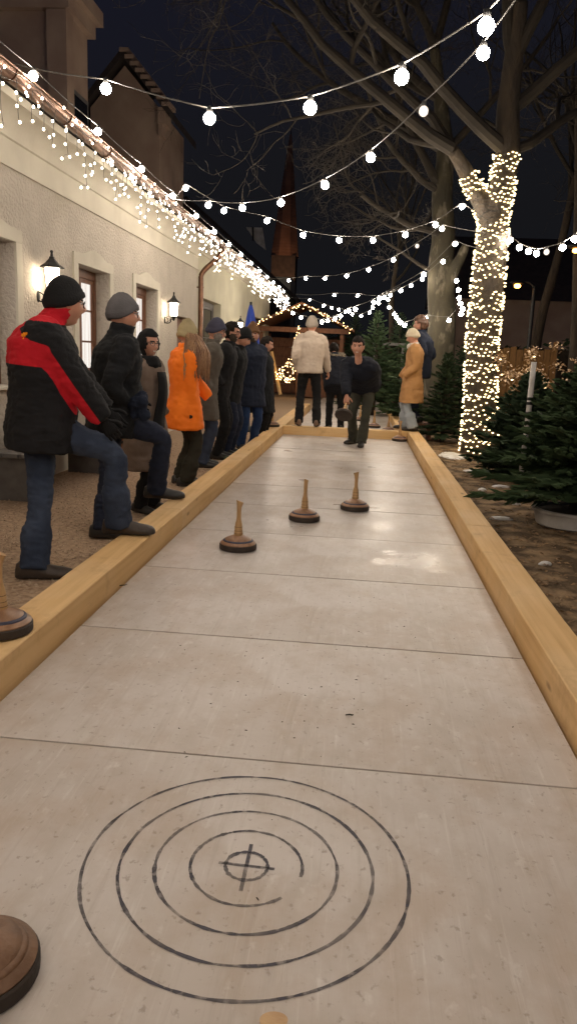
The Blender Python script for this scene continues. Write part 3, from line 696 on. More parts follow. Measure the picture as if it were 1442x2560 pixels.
def oval(c, r, f, a, bf, bb, n=24, e=2.3):
    o = []
    for k in range(n):
        t = 2*math.pi*k/n; ct, st = math.cos(t), math.sin(t)
        x = math.copysign(abs(ct)**(2/e), ct); y = math.copysign(abs(st)**(2/e), st)
        o.append(c + r*(a*x) + f*((bf if y > 0 else bb)*y))
    return o
def sstep(a, b, x): t = min(1, max(0, (x-a)/(b-a))); return t*t*(3-2*t)
def head_pt(u, th, k, face=True, seed=0):
    """u: angle around from the face (+Y), th: 0 crown .. pi chin; unit head, returns local point"""
    x = math.sin(th)*math.sin(u); y = math.sin(th)*math.cos(u); z = math.cos(th)
    X, Y, Z = x*.077, y*.096, z*.120
    low = sstep(-.1, -1.0, z)
    X *= 1 - .30*low; Y *= (1 - .10*low) if y > 0 else (1 - .45*low)
    if y > 0: Y += .010*low
    Y -= .006
    if y < 0: Y *= 1.06; Z += .004*(-y)
    if face and y > 0:
        def gs(x0, z0, sx, sz): return math.exp(-((X-x0)/sx)**2 - ((Z-z0)/sz)**2)
        Y += .021*gs(0, -.022, .0115, .017) + .012*gs(0, .000, .009, .022)          # nose tip and bridge
        Y -= .011*(gs(.031, .010, .018, .013) + gs(-.031, .010, .018, .013))           # eye sockets
        Y += .005*(gs(.030, .030, .022, .008) + gs(-.030, .030, .022, .008))           # brows
        Y += .006*(gs(.040, -.026, .018, .018) + gs(-.040, -.026, .018, .018))         # cheeks
        Y += .006*gs(0, -.058, .022, .009) - .004*gs(0, -.074, .02, .006) + .010*gs(0, -.098, .022, .016)
    return V((X, Y, Z))
def hand_geo(g, wrist, d, palm, thumb, k=1.0, curl=.5):
    """d: direction of the hand, palm: direction the palm faces, thumb: direction of the thumb side"""
    d, palm = d.normalized(), palm.normalized(); thumb = (thumb - d*thumb.dot(d)); thumb = (thumb-palm*thumb.dot(palm)).normalized()
    w_ = V(wrist); rings = []
    for t, a, b in ((-.03, .027, .020), (.0, .028, .019), (.03, .036, .017), (.06, .042, .016), (.085, .042, .014), (.097, .038, .010)):
        rings.append([w_ + d*(t*k) + thumb*(a*k*math.cos(q)) + palm*(b*k*math.sin(q)) for q in [2*math.pi*i/12 for i in range(12)]])
    g.loft(rings)
    for i, (off, ln, r) in enumerate(((.031, .070, .0092), (.011, .078, .0096), (-.010, .073, .0092), (-.030, .058, .0082))):
        p = w_ + d*(.088*k) + thumb*(off*k); pts = [p - d*.015*k, p]; ang = curl*.55
        for s_ in (.45, .32, .23):
            dd = d*math.cos(ang) + palm*math.sin(ang); p = p + dd*(ln*s_*k); pts.append(p); ang += curl*(1.0+.05*i)
        g.tube(pts, [r*k, r*k*1.05, r*k, r*k*.92, r*k*.7], 8)
    p = w_ + d*(.025*k) + thumb*(.026*k); pts = [p - d*.01*k]; dirs = [(d*.55+thumb*.75+palm*.25), (d*.8+thumb*.35+palm*(.2+.5*curl)), (d*.8+palm*(.3+.6*curl))]
    for dd, l in zip(dirs, (.038, .032, .026)): pts.append(p); p = p + dd.normalized()*(l*k)
    pts.append(p); g.tube(pts, [.013*k, .0125*k, .0115*k, .0105*k, .0075*k], 8)

def person(label, loc, face, H=1.75, build=1.0, pelvis=None, lean=0.0, side=0.0, twist=0.0, head_yaw=0.0, head_pitch=0.0, head_off=(0,0,0),
           foot_r=None, foot_l=None, toe_r=None, toe_l=None, knee_r=None, knee_l=None, hand_r=None, hand_l=None, elb_r=None, elb_l=None,
           top='jacket', top_mat='navy', hem=.12, top_fn=None, top_extra=None, collar=.06, loose=1.0, bottom_mat='jeans', leg_w=1.0, shoe='shoe_black', hi=False,
           hat=None, hat_tall=0.0, hair=None, hair_kind='short', beard=None, glasses=False, skin='skin', hands=True, hand_pose=.6, gloves=None,
           smile=True, hood=None, scarf=None, base_z=None, fem=False, hand_dirs=None, slouch=0.0, head_scale=1.04):
    """loc: world xy of the feet; face: degrees from +Y towards +X. World targets are accepted for pelvis, feet and hands."""
    bz = GZ if base_z is None else base_z
    a = math.radians(face); Rz = Matrix.Rotation(-a, 3, 'Z'); org = V((loc[0], loc[1], bz)); inv = Rz.transposed()
    def L(p): return inv @ (V(p) - org)
    k = H/1.75; vox = .012 if hi else .016
    X, Y, Z = V((1,0,0)), V((0,1,0)), V((0,0,1))
    P = L(pelvis) if pelvis is not None else V((0, 0, .925*k))
    up = (Matrix.Rotation(side, 3, 'Y') @ (Matrix.Rotation(-lean, 3, 'X') @ Z)).normalized()
    rt_h = X; rt_s = Matrix.Rotation(-twist, 3, up) @ X; rt_s = (rt_s - up*rt_s.dot(up)).normalized()
    N = P + up*(.535*k) + Y*(slouch*.02)                  # base of the neck
    sw = (.165 if fem else .185)*k*build**.5
    S = {1: N - up*(.065*k) + rt_s*sw, -1: N - up*(.065*k) - rt_s*sw}
    hipw = .088*k
    Hp = {1: P + rt_h*hipw - Z*.02*k, -1: P - rt_h*hipw - Z*.02*k}
    th, sh, ank = .425*k, .425*k, .085*k
    F = {1: L(foot_r) if foot_r is not None else V((.10*k, 0, 0)), -1: L(foot_l) if foot_l is not None else V((-.10*k, .0, 0))}
    T = {}
    for s, tt in ((1, toe_r), (-1, toe_l)):
        ta = math.radians(tt-face) if tt is not None else math.radians(8*s); T[s] = V((math.sin(ta), math.cos(ta), 0))
    A = {s: F[s] + Z*ank for s in (1, -1)}
    K = {}
    for s, kp in ((1, knee_r), (-1, knee_l)):
        pole = (L(kp) - (Hp[s]+A[s])/2) if kp is not None else (Y + T[s]*.6 + X*s*.15)
        K[s], A[s] = ik(Hp[s], A[s], th, sh, pole)
    ua, fa = .29*k, .255*k
    Wd = {}; El = {}
    for s, hp, ep in ((1, hand_r, elb_r), (-1, hand_l, elb_l)):
        tgt = L(hp) if hp is not None else P + rt_h*(s*.205*k) + Y*.055 + up*(.035*k)
        pole = (L(ep) - (S[s]+tgt)/2) if ep is not None else V((s*.5, -1, -.2))
        El[s], Wd[s] = ik(S[s], tgt, ua, fa, pole)
    hy, hp_ = math.radians(head_yaw), math.radians(head_pitch)
    Rh = Matrix.Rotation(-hy, 3, 'Z') @ Matrix.Rotation(hp_, 3, 'X')
    Hc = N + (up*.75 + Z*.25).normalized()*(.045*k) + Rh @ V((0, .022, .125))*k + V(head_off)
    hk = k*head_scale
    # ---- the body: one skin mesh, head and hands in full
    g = G()
    fw = up.cross(rt_s)*-1; fw = rt_s.cross(up)*-1 if False else up.cross(rt_s)
    for t, aa, b in (): pass
    rings = []
    for t, aa, b in ((-.10, .12, .09), (.0, .14, .10), (.2, .12, .09), (.4, .14, .10), (.48, .13, .08), (.535, .05, .05)):
        r_ = (rt_h*(1-t/.535) + rt_s*(t/.535)).normalized() if t > 0 else rt_h
        rings.append(oval(P+up*(t*k), r_, up.cross(r_), aa*k, b*k, b*k, 16))
    g.loft(rings)
    for s in (1, -1):
        g.tube(spline([Hp[s]+Z*.04, Hp[s].lerp(K[s], .5), K[s], K[s].lerp(A[s], .45), A[s]], 4), [.07*k]*4+[.06*k]*4+[.048*k]*4+[.042*k]*4+[.035*k], 10)
        g.tube(spline([S[s]-rt_s*s*.05, S[s], El[s], Wd[s]], 4), [.05*k]*4+[.045*k]*4+[.036*k]*4+[.026*k], 10)
        g.tube([A[s], A[s]-Z*.03+T[s]*.06, A[s]-Z*.05+T[s]*.13], [.033*k, .03*k, .018*k], 8)
    g.tube([N-up*.06, N+up*.02, Hc - Rh@V((0, .018, .05))*hk], [.060*k, .054*k, .052*k], 12)
    me = remeshed(g, .02 if not hi else .016, 2)
    G2 = G(); G2.v = [v.co[:] for v in me.vertices]; G2.f = [tuple(p.vertices) for p in me.polygons]; G2.m = [0]*len(G2.f)
    # head: finely gridded ovoid with features
    nu, nv = 44, 34; off = len(G2.v); mats = []
    grid = []
    for i in range(nv+1):
        t = math.pi*(i+.02)/(nv+.04)
        for j in range(nu):
            u = 2*math.pi*j/nu - math.pi
            q = head_pt(u, t, 1)
            if beard and q.y > -.01 and q.z < -.035 and not (abs(q.x) < .02 and -.066 < q.z < -.05): q = q*1.035 + V((0, .004, -.003))
            grid.append(q)
    G2.v += [tuple(Hc + Rh@(q*hk)) for q in grid]
    for i in range(nv):
        for j in range(nu):
            j2 = (j+1) % nu; idx = (i*nu+j, i*nu+j2, (i+1)*nu+j2, (i+1)*nu+j); c = (grid[idx[0]]+grid[idx[1]]+grid[idx[2]]+grid[idx[3]])/4; mi = 0
            if c.y > .02:
                if abs(c.x) < .026 and -.064 < c.z < -.051: mi = 1
                if smile and abs(c.x) < .018 and -.0605 < c.z < -.0555: mi = 4
                if .013 < abs(c.x) < .047 and .026 < c.z < .036: mi = 2
            if beard and c.y > -.012 and c.z < -.036+.02*(abs(c.x) > .045)-.012*(abs(c.x) < .03) and mi == 0: mi = 3
            G2.f.append(tuple(off+q for q in idx)); G2.m.append(mi)
    G2.mi = 0; G2.f.append(tuple(off+j for j in range(nu))); G2.m.append(0); G2.f.append(tuple(off+nv*nu+j for j in range(nu))); G2.m.append(0)
    for s in (1, -1):
        G2.mi = 0; G2.ell(Hc + Rh@V((s*.076, -.006, -.002))*hk, (.009*hk, .019*hk, .031*hk), Rh@Matrix.Rotation(.25*s, 3, 'Z'), 10, 8)
        G2.mi = 5; G2.ell(Hc + Rh@V((s*.031, .0685, .010))*hk, (.0125*hk, .010*hk, .0075*hk), Rh, 10, 8)
        G2.mi = 6; G2.ell(Hc + Rh@V((s*.031, .0755, .010))*hk, (.006*hk, .0042*hk, .0062*hk), Rh, 8, 6)
    G2.mi = 7 if gloves else 0
    if hands:
        for s in (1, -1):
            d = (Wd[s]-El[s]).normalized(); pal = V((-s, .2, 0)); thm = V((0, 1, .2))
            if hand_dirs and s in hand_dirs:
                d, pal, thm = [inv @ V(q) for q in hand_dirs[s]]
            hand_geo(G2, Wd[s] + d*.01, d, pal, thm, k, hand_pose)
    hb = M[hair] if hair else M['hair_dark']
    body = G2.obj('person', [M[skin], M['lip'], hb, M[beard] if beard else M['beard'], M['tooth'] if smile else M['lip'], M['eyewhite'], M['iris'], M[gloves] if gloves else M[skin]], None, True)
    body.location = org; body.rotation_euler = (0, 0, -a)
    tag(body, label, 'person', 'people at the lane')
    def child(name, me_or_g, mats, smooth=True, par=body):
        if isinstance(me_or_g, G): o = me_or_g.obj(name, mats, par, smooth)
        else:
            for m in (mats if isinstance(mats, (list, tuple)) else [mats]): me_or_g.materials.append(m)
            me_or_g.polygons.foreach_set('use_smooth', [smooth]*len(me_or_g.polygons)); me_or_g.name = name
            o = bpy.data.objects.new(name, me_or_g); link(o, par)
        return o
    # ---- trousers
    g = G(); rings = []
    for t, aa, b in ((-.11, .12, .09), (-.05, .165, .115), (.02, .17, .125), (.10, .16, .115), (.14, .14, .10)): rings.append(oval(P+up*(t*k), rt_h, up.cross(rt_h), aa*k*build, b*k*build, b*k*build*1.05, 18))
    g.loft(rings)
    for s in (1, -1):
        lw = leg_w; kn = K[s]; an = A[s] - Z*.035*k
        g.tube(spline([Hp[s]+Z*.03, Hp[s].lerp(kn, .45), kn, kn.lerp(an, .5), an], 5),
               [r*k for r in ([.100, .0985, .097, .094, .091] + [.088, .085, .081, .077, .074] + [.071, .070, .069, .068, .067] + [.066*lw, .065*lw, .064*lw, .064*lw, .064*lw] + [.065*lw])], 14)
    me = remeshed(g, vox, 3); wrinkle(me, .014, 7, H*7+face, (1,1,2.2)); wrinkle(me, .006, 19, H*3, (1,1,2.6)); child('trousers', me, M[bottom_mat])
    # ---- shoes
    for s in (1, -1):
        g = G(); b0 = A[s] - Z*ank; d = T[s]; r_ = V((d.y, -d.x, 0)); rings = []
        for y_, wd, h, zb in ((-.100, .020, .055, .012), (-.093, .036, .090, .004), (-.06, .043, .112, 0), (-.01, .044, .122, 0), (.04, .046, .106, 0), (.085, .050, .084, 0), (.13, .053, .072, 0), (.17, .051, .066, .003), (.20, .042, .058, .006), (.216, .028, .046, .010), (.222, .012, .034, .014)):
            c = b0 + d*(y_*k); ring_ = []
            for q in range(16):
                t = 2*math.pi*q/16; x_ = math.cos(t); z_ = math.sin(t)
                x_ = math.copysign(abs(x_)**.75, x_); zz = zb + (h-zb)*(.5+.5*math.copysign(abs(z_)**.8, z_))
                wq = wd*(1 if zz < .03 else 1-.35*((zz-.03)/max(.02, h-.03)))
                ring_.append(c + r_*(x_*wq*k) + Z*(zz*k))
            rings.append(ring_)
        g.loft(rings); cz = b0.z
        g.m = [1 if sum(g.v[i][2] for i in f)/len(f)-cz < .027*k else 0 for f in g.f]
        o = child('shoe', g, [M[shoe], M['sole']])
    # ---- coat, jacket or hoodie
    g = G(); lf = loose; rings = []
    if hem > .2:      # long coat hangs straight from the hips
        n_ = 6
        for i in range(n_):
            t = 1-i/n_; c = P + V((0, 0, -hem*k*t)) + (F[1]+F[-1])*.5*V((1,1,0)).length*0
            spread = 1 + .20*t; rings.append(oval(c, rt_h, Y, .195*k*lf*spread, .150*k*lf*spread, .155*k*lf*spread, 24))
        seq = ((.03, .19, .145), (.16, .175, .135), (.30, .185, .14), (.42, .195, .14), (.49, .165, .115), (.535, .085, .085))
    else: seq = ((-hem, .185, .145), (-hem*.4, .19, .15), (.04, .185, .145), (.16, .178, .138), (.30, .19, .142), (.42, .195, .14), (.49, .165, .112), (.535, .085, .085))
    fs = .93 if fem else 1.0
    for t, aa, b in seq:
        r_ = (rt_h*(1-t/.535) + rt_s*(t/.535)).normalized() if t > 0 else rt_h
        bb = b*(1.06 if .25 < t < .45 else 1)
        rings.append(oval(P+up*(t*k) + Y*(slouch*.02*sstep(.2, .5, t)), r_, up.cross(r_), aa*k*lf*fs*build, b*k*lf*fs*build, bb*k*lf*fs*build, 24))
    if collar > 0:
        hd = (Hc-N).normalized()
        rings.append(oval(N+hd*(collar*.5*k), rt_s, up.cross(rt_s), .082*k, .085*k, .08*k, 24)); rings.append(oval(N+hd*(collar*k), rt_s, up.cross(rt_s), .086*k, .092*k, .082*k, 24))
    g.loft(rings)
    for s in (1, -1):
        wr = Wd[s] + (Wd[s]-El[s]).normalized()*.0
        g.tube(spline([S[s]-rt_s*s*.10*k+up*.0, S[s]-rt_s*s*.01, S[s].lerp(El[s], .5), El[s], El[s].lerp(wr, .55), wr], 4),
               [r*k*lf for r in ([.085]*4+[.082, .080, .077, .074]+[.072, .070, .068, .066]+[.065, .063, .061, .059]+[.058, .055, .052, .050]+[.047])], 14)
    if top_extra: top_extra(g, dict(P=P, N=N, S=S, El=El, Wd=Wd, up=up, r=rt_s, k=k, Hc=Hc, Rh=Rh, Hp=Hp, K=K))
    me = remeshed(g, .009 if top_fn else vox, 8 if top_fn else 4)
    wrinkle(me, .010*lf, 5, H*5+face, (1.3, 1.3, .9)); wrinkle(me, .0115, 8, H*9+face, (1, 1, 2.5)); wrinkle(me, .0045, 20, H*2+face, (1, 1, 2.2))
    mats = [M[q] for q in (top_mat if isinstance(top_mat, (list, tuple)) else [top_mat])]
    tp = child(top, me, mats)
    if top_fn:
        ctx = dict(P=P, N=N, S=S, El=El, Wd=Wd, up=up, r=rt_s, k=k, Y=Y)
        at = me.attributes.new('panel', 'FLOAT', 'POINT'); at.data.foreach_set('value', [top_fn(v.co, v.normal, ctx) for v in me.vertices])
    # ---- hat
    if hat:
        nu, nv = 40, 22; pts = []
        for i in range(nv+1):
            f_ = i/nv
            for j in range(nu):
                u = 2*math.pi*j/nu - math.pi; rim = 1.32 + .66*sstep(.5, 2.4, abs(u)) + .06*math.sin(3*u+H*9)
                t = rim*(1-f_) + .002; q = head_pt(u, t, 1, False); n0 = q.normalized()
                th_ = .0135 + .006*(1 if .02 < f_ < .20 else 0) + .004*math.sin(math.pi*f_)
                if f_ == 0: th_ = .002
                lift = hat_tall*sstep(.45, 1, f_) + .012*sstep(.3, 1, f_)
                rib = .0011*math.sin(36*u) if f_ > .02 else 0
                p_ = q + n0*(th_+rib); p_.z += lift; p_.y -= .010*sstep(.5, 1, f_)*(1+hat_tall*12)
                pts.append(Hc + Rh@(p_*hk))
        g = G(); g.loft([pts[i*nu:(i+1)*nu] for i in range(nv+1)]); me = g.mesh('beanie', []); wrinkle(me, .006, 13, H*3+face); child('beanie', me, M[hat])
    # ---- hair
    if hair:
        g = G()
        if hair_kind in ('short', 'curly'):
            nu, nv = 40, 26; fs_ = []; pts = []; am = .016 if hair_kind == 'short' else .034
            for i in range(nv+1):
                t = math.pi*.72*i/nv + .001
                for j in range(nu):
                    u = 2*math.pi*j/nu - math.pi; q = head_pt(u, t, 1, False); nn = q.normalized()
                    line = .060 + .014*noise.noise(V((u*3, H*5, 0))) if abs(u) < 1.0 else (.012 if abs(u) < 1.5 else -.075)
                    ins = q.z > line
                    d = am*(.75+.6*noise.noise(q*(38 if hair_kind == 'curly' else 24)+V((H, 0, 0)))+(0 if hair_kind == 'curly' else .45*noise.noise(q*90))) if ins else -.006
                    if hair_kind == 'curly': d += .014*max(0, noise.noise(q*70)) if ins else 0
                    pts.append(Hc + Rh@((q + nn*d)*hk))
            g.loft([pts[i*nu:(i+1)*nu] for i in range(nv+1)], True); child('hair', g, M[hair])
        else:     # long hair falling from under the hat over the back
            hr = random.Random(int(H*100)); fb = Rh
            for q in range(240):
                t = hr.uniform(-1, 1); u = 1.55 + t*.75; p0 = Hc + fb@(V((.082*math.sin(u), .088*math.cos(u), hr.uniform(-.03, .02))))*hk
                ou = V((math.sin(u), math.cos(u), 0)); ou = V((ou.x, ou.y, 0))
                ln = hr.uniform(.34, .47)*k; pts = [p0]
                for z_ in (.10, .22, .36, .52, .70, .86, 1.0):
                    p = p0 + ou_s(ou, fb)*(.02 + .125*min(1, z_*2.0)) + V((hr.gauss(0, .004), hr.gauss(0, .004), -ln*z_)); pts.append(p)
                g.tube(spline(pts, 2), [.006*k]*4 + [.007*k]*6 + [.006*k, .005*k, .004*k, .003*k, .0015*k], 4)
            child('hair', g, M[hair])
    # ---- glasses
    if glasses:
        g = G()
        for s in (1, -1):
            pts = [Hc + Rh@(V((s*.033 + .024*math.cos(t), .094 - .012*abs(math.cos(t))*(1 if s*math.cos(t) > 0 else .2), .006 + .018*math.sin(t))))*hk for t in [2*math.pi*q/16 for q in range(17)]]
            g.tube(pts, .0026*hk, 6); g.tube([Hc + Rh@V((s*.056, .088, .012))*hk, Hc + Rh@V((s*.080, .05, .014))*hk, Hc + Rh@V((s*.083, -.006, .010))*hk], .0024*hk, 6)
        g.tube([Hc + Rh@V((-.010, .096, .010))*hk, Hc + Rh@V((.010, .096, .010))*hk], .0024*hk, 6)
        child('glasses', g, M['iron'])
    ctx = dict(P=P, N=N, S=S, El=El, Wd=Wd, up=up, r=rt_s, k=k, Hc=Hc, Rh=Rh, body=body, child=child, inv=inv, org=org, Hp=Hp, K=K, A=A, top=tp)
    return ctx
def ou_s(ou, fb): q = fb @ ou; return V((q.x, q.y, 0))

# ---- 1: man in the red and black jacket, one foot on the beam
def red_fn(c, n_, x):
    k = x['k']
    best = None
    for s in (1, -1):
        for a, b in ((x['S'][s], x['El'][s]), (x['El'][s], x['Wd'][s])):
            d = b-a; t = max(0, min(1, (c-a).dot(d)/d.length_squared)); q = a+d*t; dist = (c-q).length
            if best is None or dist < best[0]: best = (dist, s, q, (a, b), t)
    rel = c - x['P']; hgt = rel.dot(x['up']); back = -rel.dot(x['up'].cross(x['r'])); rx = rel.dot(x['r'])
    coll = hgt - .540*k
    w_ = c - best[2]; bk = w_.dot(V((-best[1]*.10, -1, -.62)).normalized()) - .020*k
    tor = min(hgt - .300*k, .56*k - hgt - max(0, rx)*.50, back + .07*k)
    if coll > 0: return coll
    on = sstep(.10, .30, best[4]) if best[3][0] is x['S'][best[1]] else 1.0        # along the sleeve, away from the shoulder seam
    on *= 1 - sstep(.105*k, .125*k, best[0])
    return tor*(1-on) + bk*on
rh = ony(262, 1055, 4.42)
rp = person('man in a red and black jacket and black beanie, one foot up on the beam', (-1.88, 4.35), 62, 1.85, 1.06, hi=True,
       pelvis=V((-1.93, 4.42, .89)), lean=.08, side=.0, twist=math.radians(4), head_yaw=-8, head_pitch=-6, head_off=(.01, .085, -.045), slouch=-.6,
       foot_l=V((-1.88, 4.14, GZ)), toe_l=75, foot_r=V((onz(298, 1336, .15).x, onz(298, 1336, .15).y, .152)), toe_r=84, knee_r=ony(330, 900, 4.5),
       hand_r=rh, elb_r=ony(150, 1010, 3.9), hand_l=ony(290, 1050, 4.75), elb_l=V((-1.9, 5.2, 1.0)),
       top_mat='jacket_two_tone', top_fn=red_fn, hem=.17, collar=.135, loose=1.26, bottom_mat='jeans', leg_w=1.3, shoe='shoe_brown', hat='knit_black', hair=None, glasses=True, skin='skin', gloves='knit_black', smile=False)
def logo(ctx, rows, size, mat, pos, rt, upv, nrm, name='logo'):
    g = G()
    for (x0, y0, x1, y1) in rows:
        q = [pos + rt*(x*size) + upv*(y*size) for x, y in ((x0, y0), (x1, y0), (x1, y1), (x0, y1))]
        g.add([p + nrm*.0 for p in q] + [p + nrm*.006 for p in q], [(0,1,2,3), (4,7,6,5), (0,4,5,1), (1,5,6,2), (2,6,7,3), (3,7,4,0)])
    return ctx['child'](name, g, mat, False)
def surf_logo(ctx, px, py, rows, size, mat, name='logo', lift=.004, par=None):
    """lay a small flat emblem on the garment where the view ray meets it"""
    tp = par or ctx['top']; bpy.context.view_layer.update(); mi = tp.matrix_world.inverted(); o = mi @ CAM; d = (mi.to_3x3() @ ray(px, py)).normalized()
    ok, p, nrm, _ = tp.ray_cast(o, d)
    if not ok: return
    upv = (V((0,0,1)) - nrm*nrm.z).normalized(); rt = upv.cross(nrm).normalized()
    logo(ctx, rows, size, mat, p + nrm*lift, rt, upv, nrm, name)
surf_logo(rp, 62, 838, [(-1, -.9, -.3, -.55), (-.2, -1.0, .5, -.6), (-.9, -.3, -.5, .25), (-.4, -.45, .75, -.1), (.05, -.1, .45, .5), (.5, .0, 1, .6), (-.35, .1, .0, .55)], .026, M['logo_orange'], lift=.001)

# ---- 2: man in the grey beanie
p2f = onz(412, 1246, .15)
gp = person('man in a black jacket, grey beanie and glasses, one black shoe on the beam', (-1.84, 5.3), 58, 1.82, 1.05, hi=True,
       pelvis=V((-1.86, 5.52, .855)), lean=.12, side=.0, head_yaw=8, head_pitch=-3, head_off=(-.02, .0, 0),
       foot_l=V((-1.82, 5.20, GZ)), toe_l=80, foot_r=V((onz(392, 1246, .15).x, onz(392, 1246, .15).y, .152)), toe_r=84, knee_r=ony(440, 900, 5.6),
       hand_r=ony(318, 1022, 5.45), elb_r=V((-2.0, 4.6, 1.0)), hand_l=ony(345, 1000, 5.6), elb_l=V((-1.9, 6.3, 1.0)),
       top_mat='jacket_black_b', hem=.16, collar=.10, loose=1.12, bottom_mat='jeans_dark', leg_w=1.2, shoe='shoe_black', hat='knit_grey', glasses=True, gloves='knit_black', smile=False)
# dark furry mittens held in front
mt = gp['child']; g = G(); R_ = random.Random(2); c0 = gp['inv'] @ (ony(345, 1015, 5.38) - gp['org'])
for i in range(9): g.ell(c0 + V((R_.uniform(-.05,.05), R_.uniform(-.04,.04), R_.uniform(-.07,.07))), (R_.uniform(.03,.05), R_.uniform(.03,.05), R_.uniform(.035,.055)))
me = remeshed(g, .012, 2); wrinkle(me, .012, 40, 3)
mt('mittens', me, M['navy'])

# ---- 3: woman in the taupe coat
def cowl(ctx, mat, hooded=True):
    k, Hc, Rh, N = ctx['k'], ctx['Hc'], ctx['Rh'], ctx['N']; g = G(); nu, nv = 40, 30; pts = []
    for i in range(nv+1):
        t = math.pi*.86*i/nv + .001
        for j in range(nu):
            u = 2*math.pi*j/nu - math.pi; q = head_pt(u, t, 1, False)
            op = (abs(q.x) < .062 and q.y > .015 and -.105 < q.z < .058)
            d = -.020 if op else .024 + .010*noise.noise(q*22)
            pts.append(Hc + Rh@((q + q.normalized()*d)*k))
    g.loft([pts[i*nu:(i+1)*nu] for i in range(nv+1)]); ctx['child']('hood', g, mat)
    g = G(); rings = []
    for z_, a_, b_ in ((-.11, .085, .09), (-.13, .10, .105), (-.165, .115, .115), (-.20, .125, .12), (-.23, .11, .10)):
        rings.append([Hc + V((a_*math.sin(t)*k, (-.01+b_*math.cos(t))*k, (z_ + .012*noise.noise(V((math.sin(t)*2, math.cos(t)*2, z_*20))))*k)) for t in [2*math.pi*q/28 for q in range(28)]])
    g.loft(rings); me = remeshed(g, .014, 2); wrinkle(me, .014, 14, 5); ctx['child']('scarf', me, mat)
def scarf_tail(ctx, mat, x, y, z0, z1, wd=.10):
    g = G(); k = ctx['k']; rings = []; n_ = 10
    for i in range(n_+1):
        t = i/n_; z = z0+(z1-z0)*t; yy = y + .02*math.sin(t*5) + .02*t; xx = x + .03*t
        ww = wd*(.8+.4*t); rings.append([V((xx-ww/2, yy-.008, z)), V((xx, yy+.010-.02, z)), V((xx+ww/2, yy-.004, z)), V((xx+ww/2, yy+.014, z)), V((xx, yy+.022, z)), V((xx-ww/2, yy+.012, z))])
    g.loft(rings); ctx['child']('scarf_end', g, mat)
p = onz(372, 1278, GZ)
tw = person('woman in a long taupe coat with black hood and scarf', (p.x-.02, p.y), 112, 1.53, .98, fem=True, head_yaw=10, head_pitch=-4,
       top='coat', top_mat='taupe', hem=.50, loose=1.12, collar=.03, bottom_mat='black_trousers', leg_w=1.1, shoe='shoe_black', glasses=True, skin='skin',
       hair=None, hands=False)
cowl(tw, M['scarf_black']); scarf_tail(tw, M['scarf_black'], .03, .17, 1.20, .74, .12)

# ---- 4: woman in the orange parka
p = onz(458, 1212, GZ)
def parka(g, x):
    N, k, up, r = x['N'], x['k'], x['up'], x['r']
    g.ell(N - up*.045*k + up.cross(r)*(-.075*k), (.115*k, .075*k, .06*k))
ow = person('woman in a bright orange parka with a beige beanie and long hair', (p.x, p.y), 58, 1.66, 1.02, fem=True, head_yaw=-14, head_pitch=-8,
       top='parka', top_mat='orange', hem=.30, loose=1.16, collar=.08, bottom_mat='olive_dark', leg_w=1.35, shoe='shoe_black', hat='knit_beige', hat_tall=.02, hair='hair_blond', hair_kind='long', top_extra=parka,
       hand_r=ony(480, 1030, p.y-.10), elb_r=ony(405, 960, p.y-.5), hand_l=(p.x+.22, p.y+.22, .86), hands=False)
surf_logo(ow, 478, 1042, [(-1, -1, .2, 1), (.1, -.6, .7, .6)], .018, M['jacket_black'], 'pocket_zip', .002)

# ---- 5: man in the grey coat
p = onz(530, 1168, GZ)
g5 = person('bearded man in a grey coat, navy beanie and glasses', (p.x-.13, p.y), 74, 1.76, 1.06, head_yaw=8, head_pitch=-14, lean=.14, slouch=1.0,
       top='coat', top_mat='grey_coat', hem=.34, loose=1.12, collar=.07, bottom_mat='jeans', leg_w=1.1, hat='knit_navy', hat_tall=.01, beard='beard_grey', hair=None, glasses=True, skin='skin_b',
       smile=False, hands=False)
# ---- 6: dark haired man with glasses
q = ony(572, 800, 9.75)
person('dark haired man with glasses leaning in beside the grey coat', (q.x-.11, 9.75), 88, 1.78, 1.0, lean=.20, head_yaw=10, head_pitch=-10,
       top_mat='jacket_black', bottom_mat='black_trousers', hair='hair_dark', glasses=True, beard='beard', skin='skin', hem=.16, loose=1.1, hands=False)
# ---- 7: man in the black cap with a pale badge
q = ony(603, 812, 10.15)
p7 = person('man in a black beanie with a pale badge, head bowed, black jacket', (q.x-.14, 10.15), 98, 1.74, 1.05, lean=.18, head_yaw=2, head_pitch=-30,
       top_mat='jacket_black_b', bottom_mat='jeans_dark', hat='knit_black', skin='skin', hem=.2, loose=1.15, smile=False, hands=False)
surf_logo(p7, 606, 829, [(-1.6, -.35, -.2, .35), (0, -.35, 1.5, .35)], .022, M['logo_white'], 'badge', .004, [c for c in p7['body'].children if c.name.startswith('beanie')][0])
# ---- 8: bearded man in the brown beanie
q = ony(634, 800, 10.9)
person('smiling bearded man in a brown beanie and dark navy coat', (q.x-.05, 10.9), 138, 1.78, 1.1, lean=.06, head_yaw=-6, head_pitch=-8,
       top='coat', top_mat='navy', bottom_mat='jeans_blue', hat='knit_brown', hat_tall=.03, beard='beard', skin='skin_b', hem=.30, loose=1.2, collar=.07,
       hands=False)
# ---- 9: person in black behind him
q = ony(668, 850, 11.9)
person('person in a long black coat half hidden behind the brown beanie man', (q.x-.05, 11.9), 95, 1.66, 1.12, fem=True, top='coat', top_mat='jacket_black_b', bottom_mat='black_trousers', hem=.42, loose=1.2, hair='hair_dark', head_pitch=-14, smile=False, hands=False)
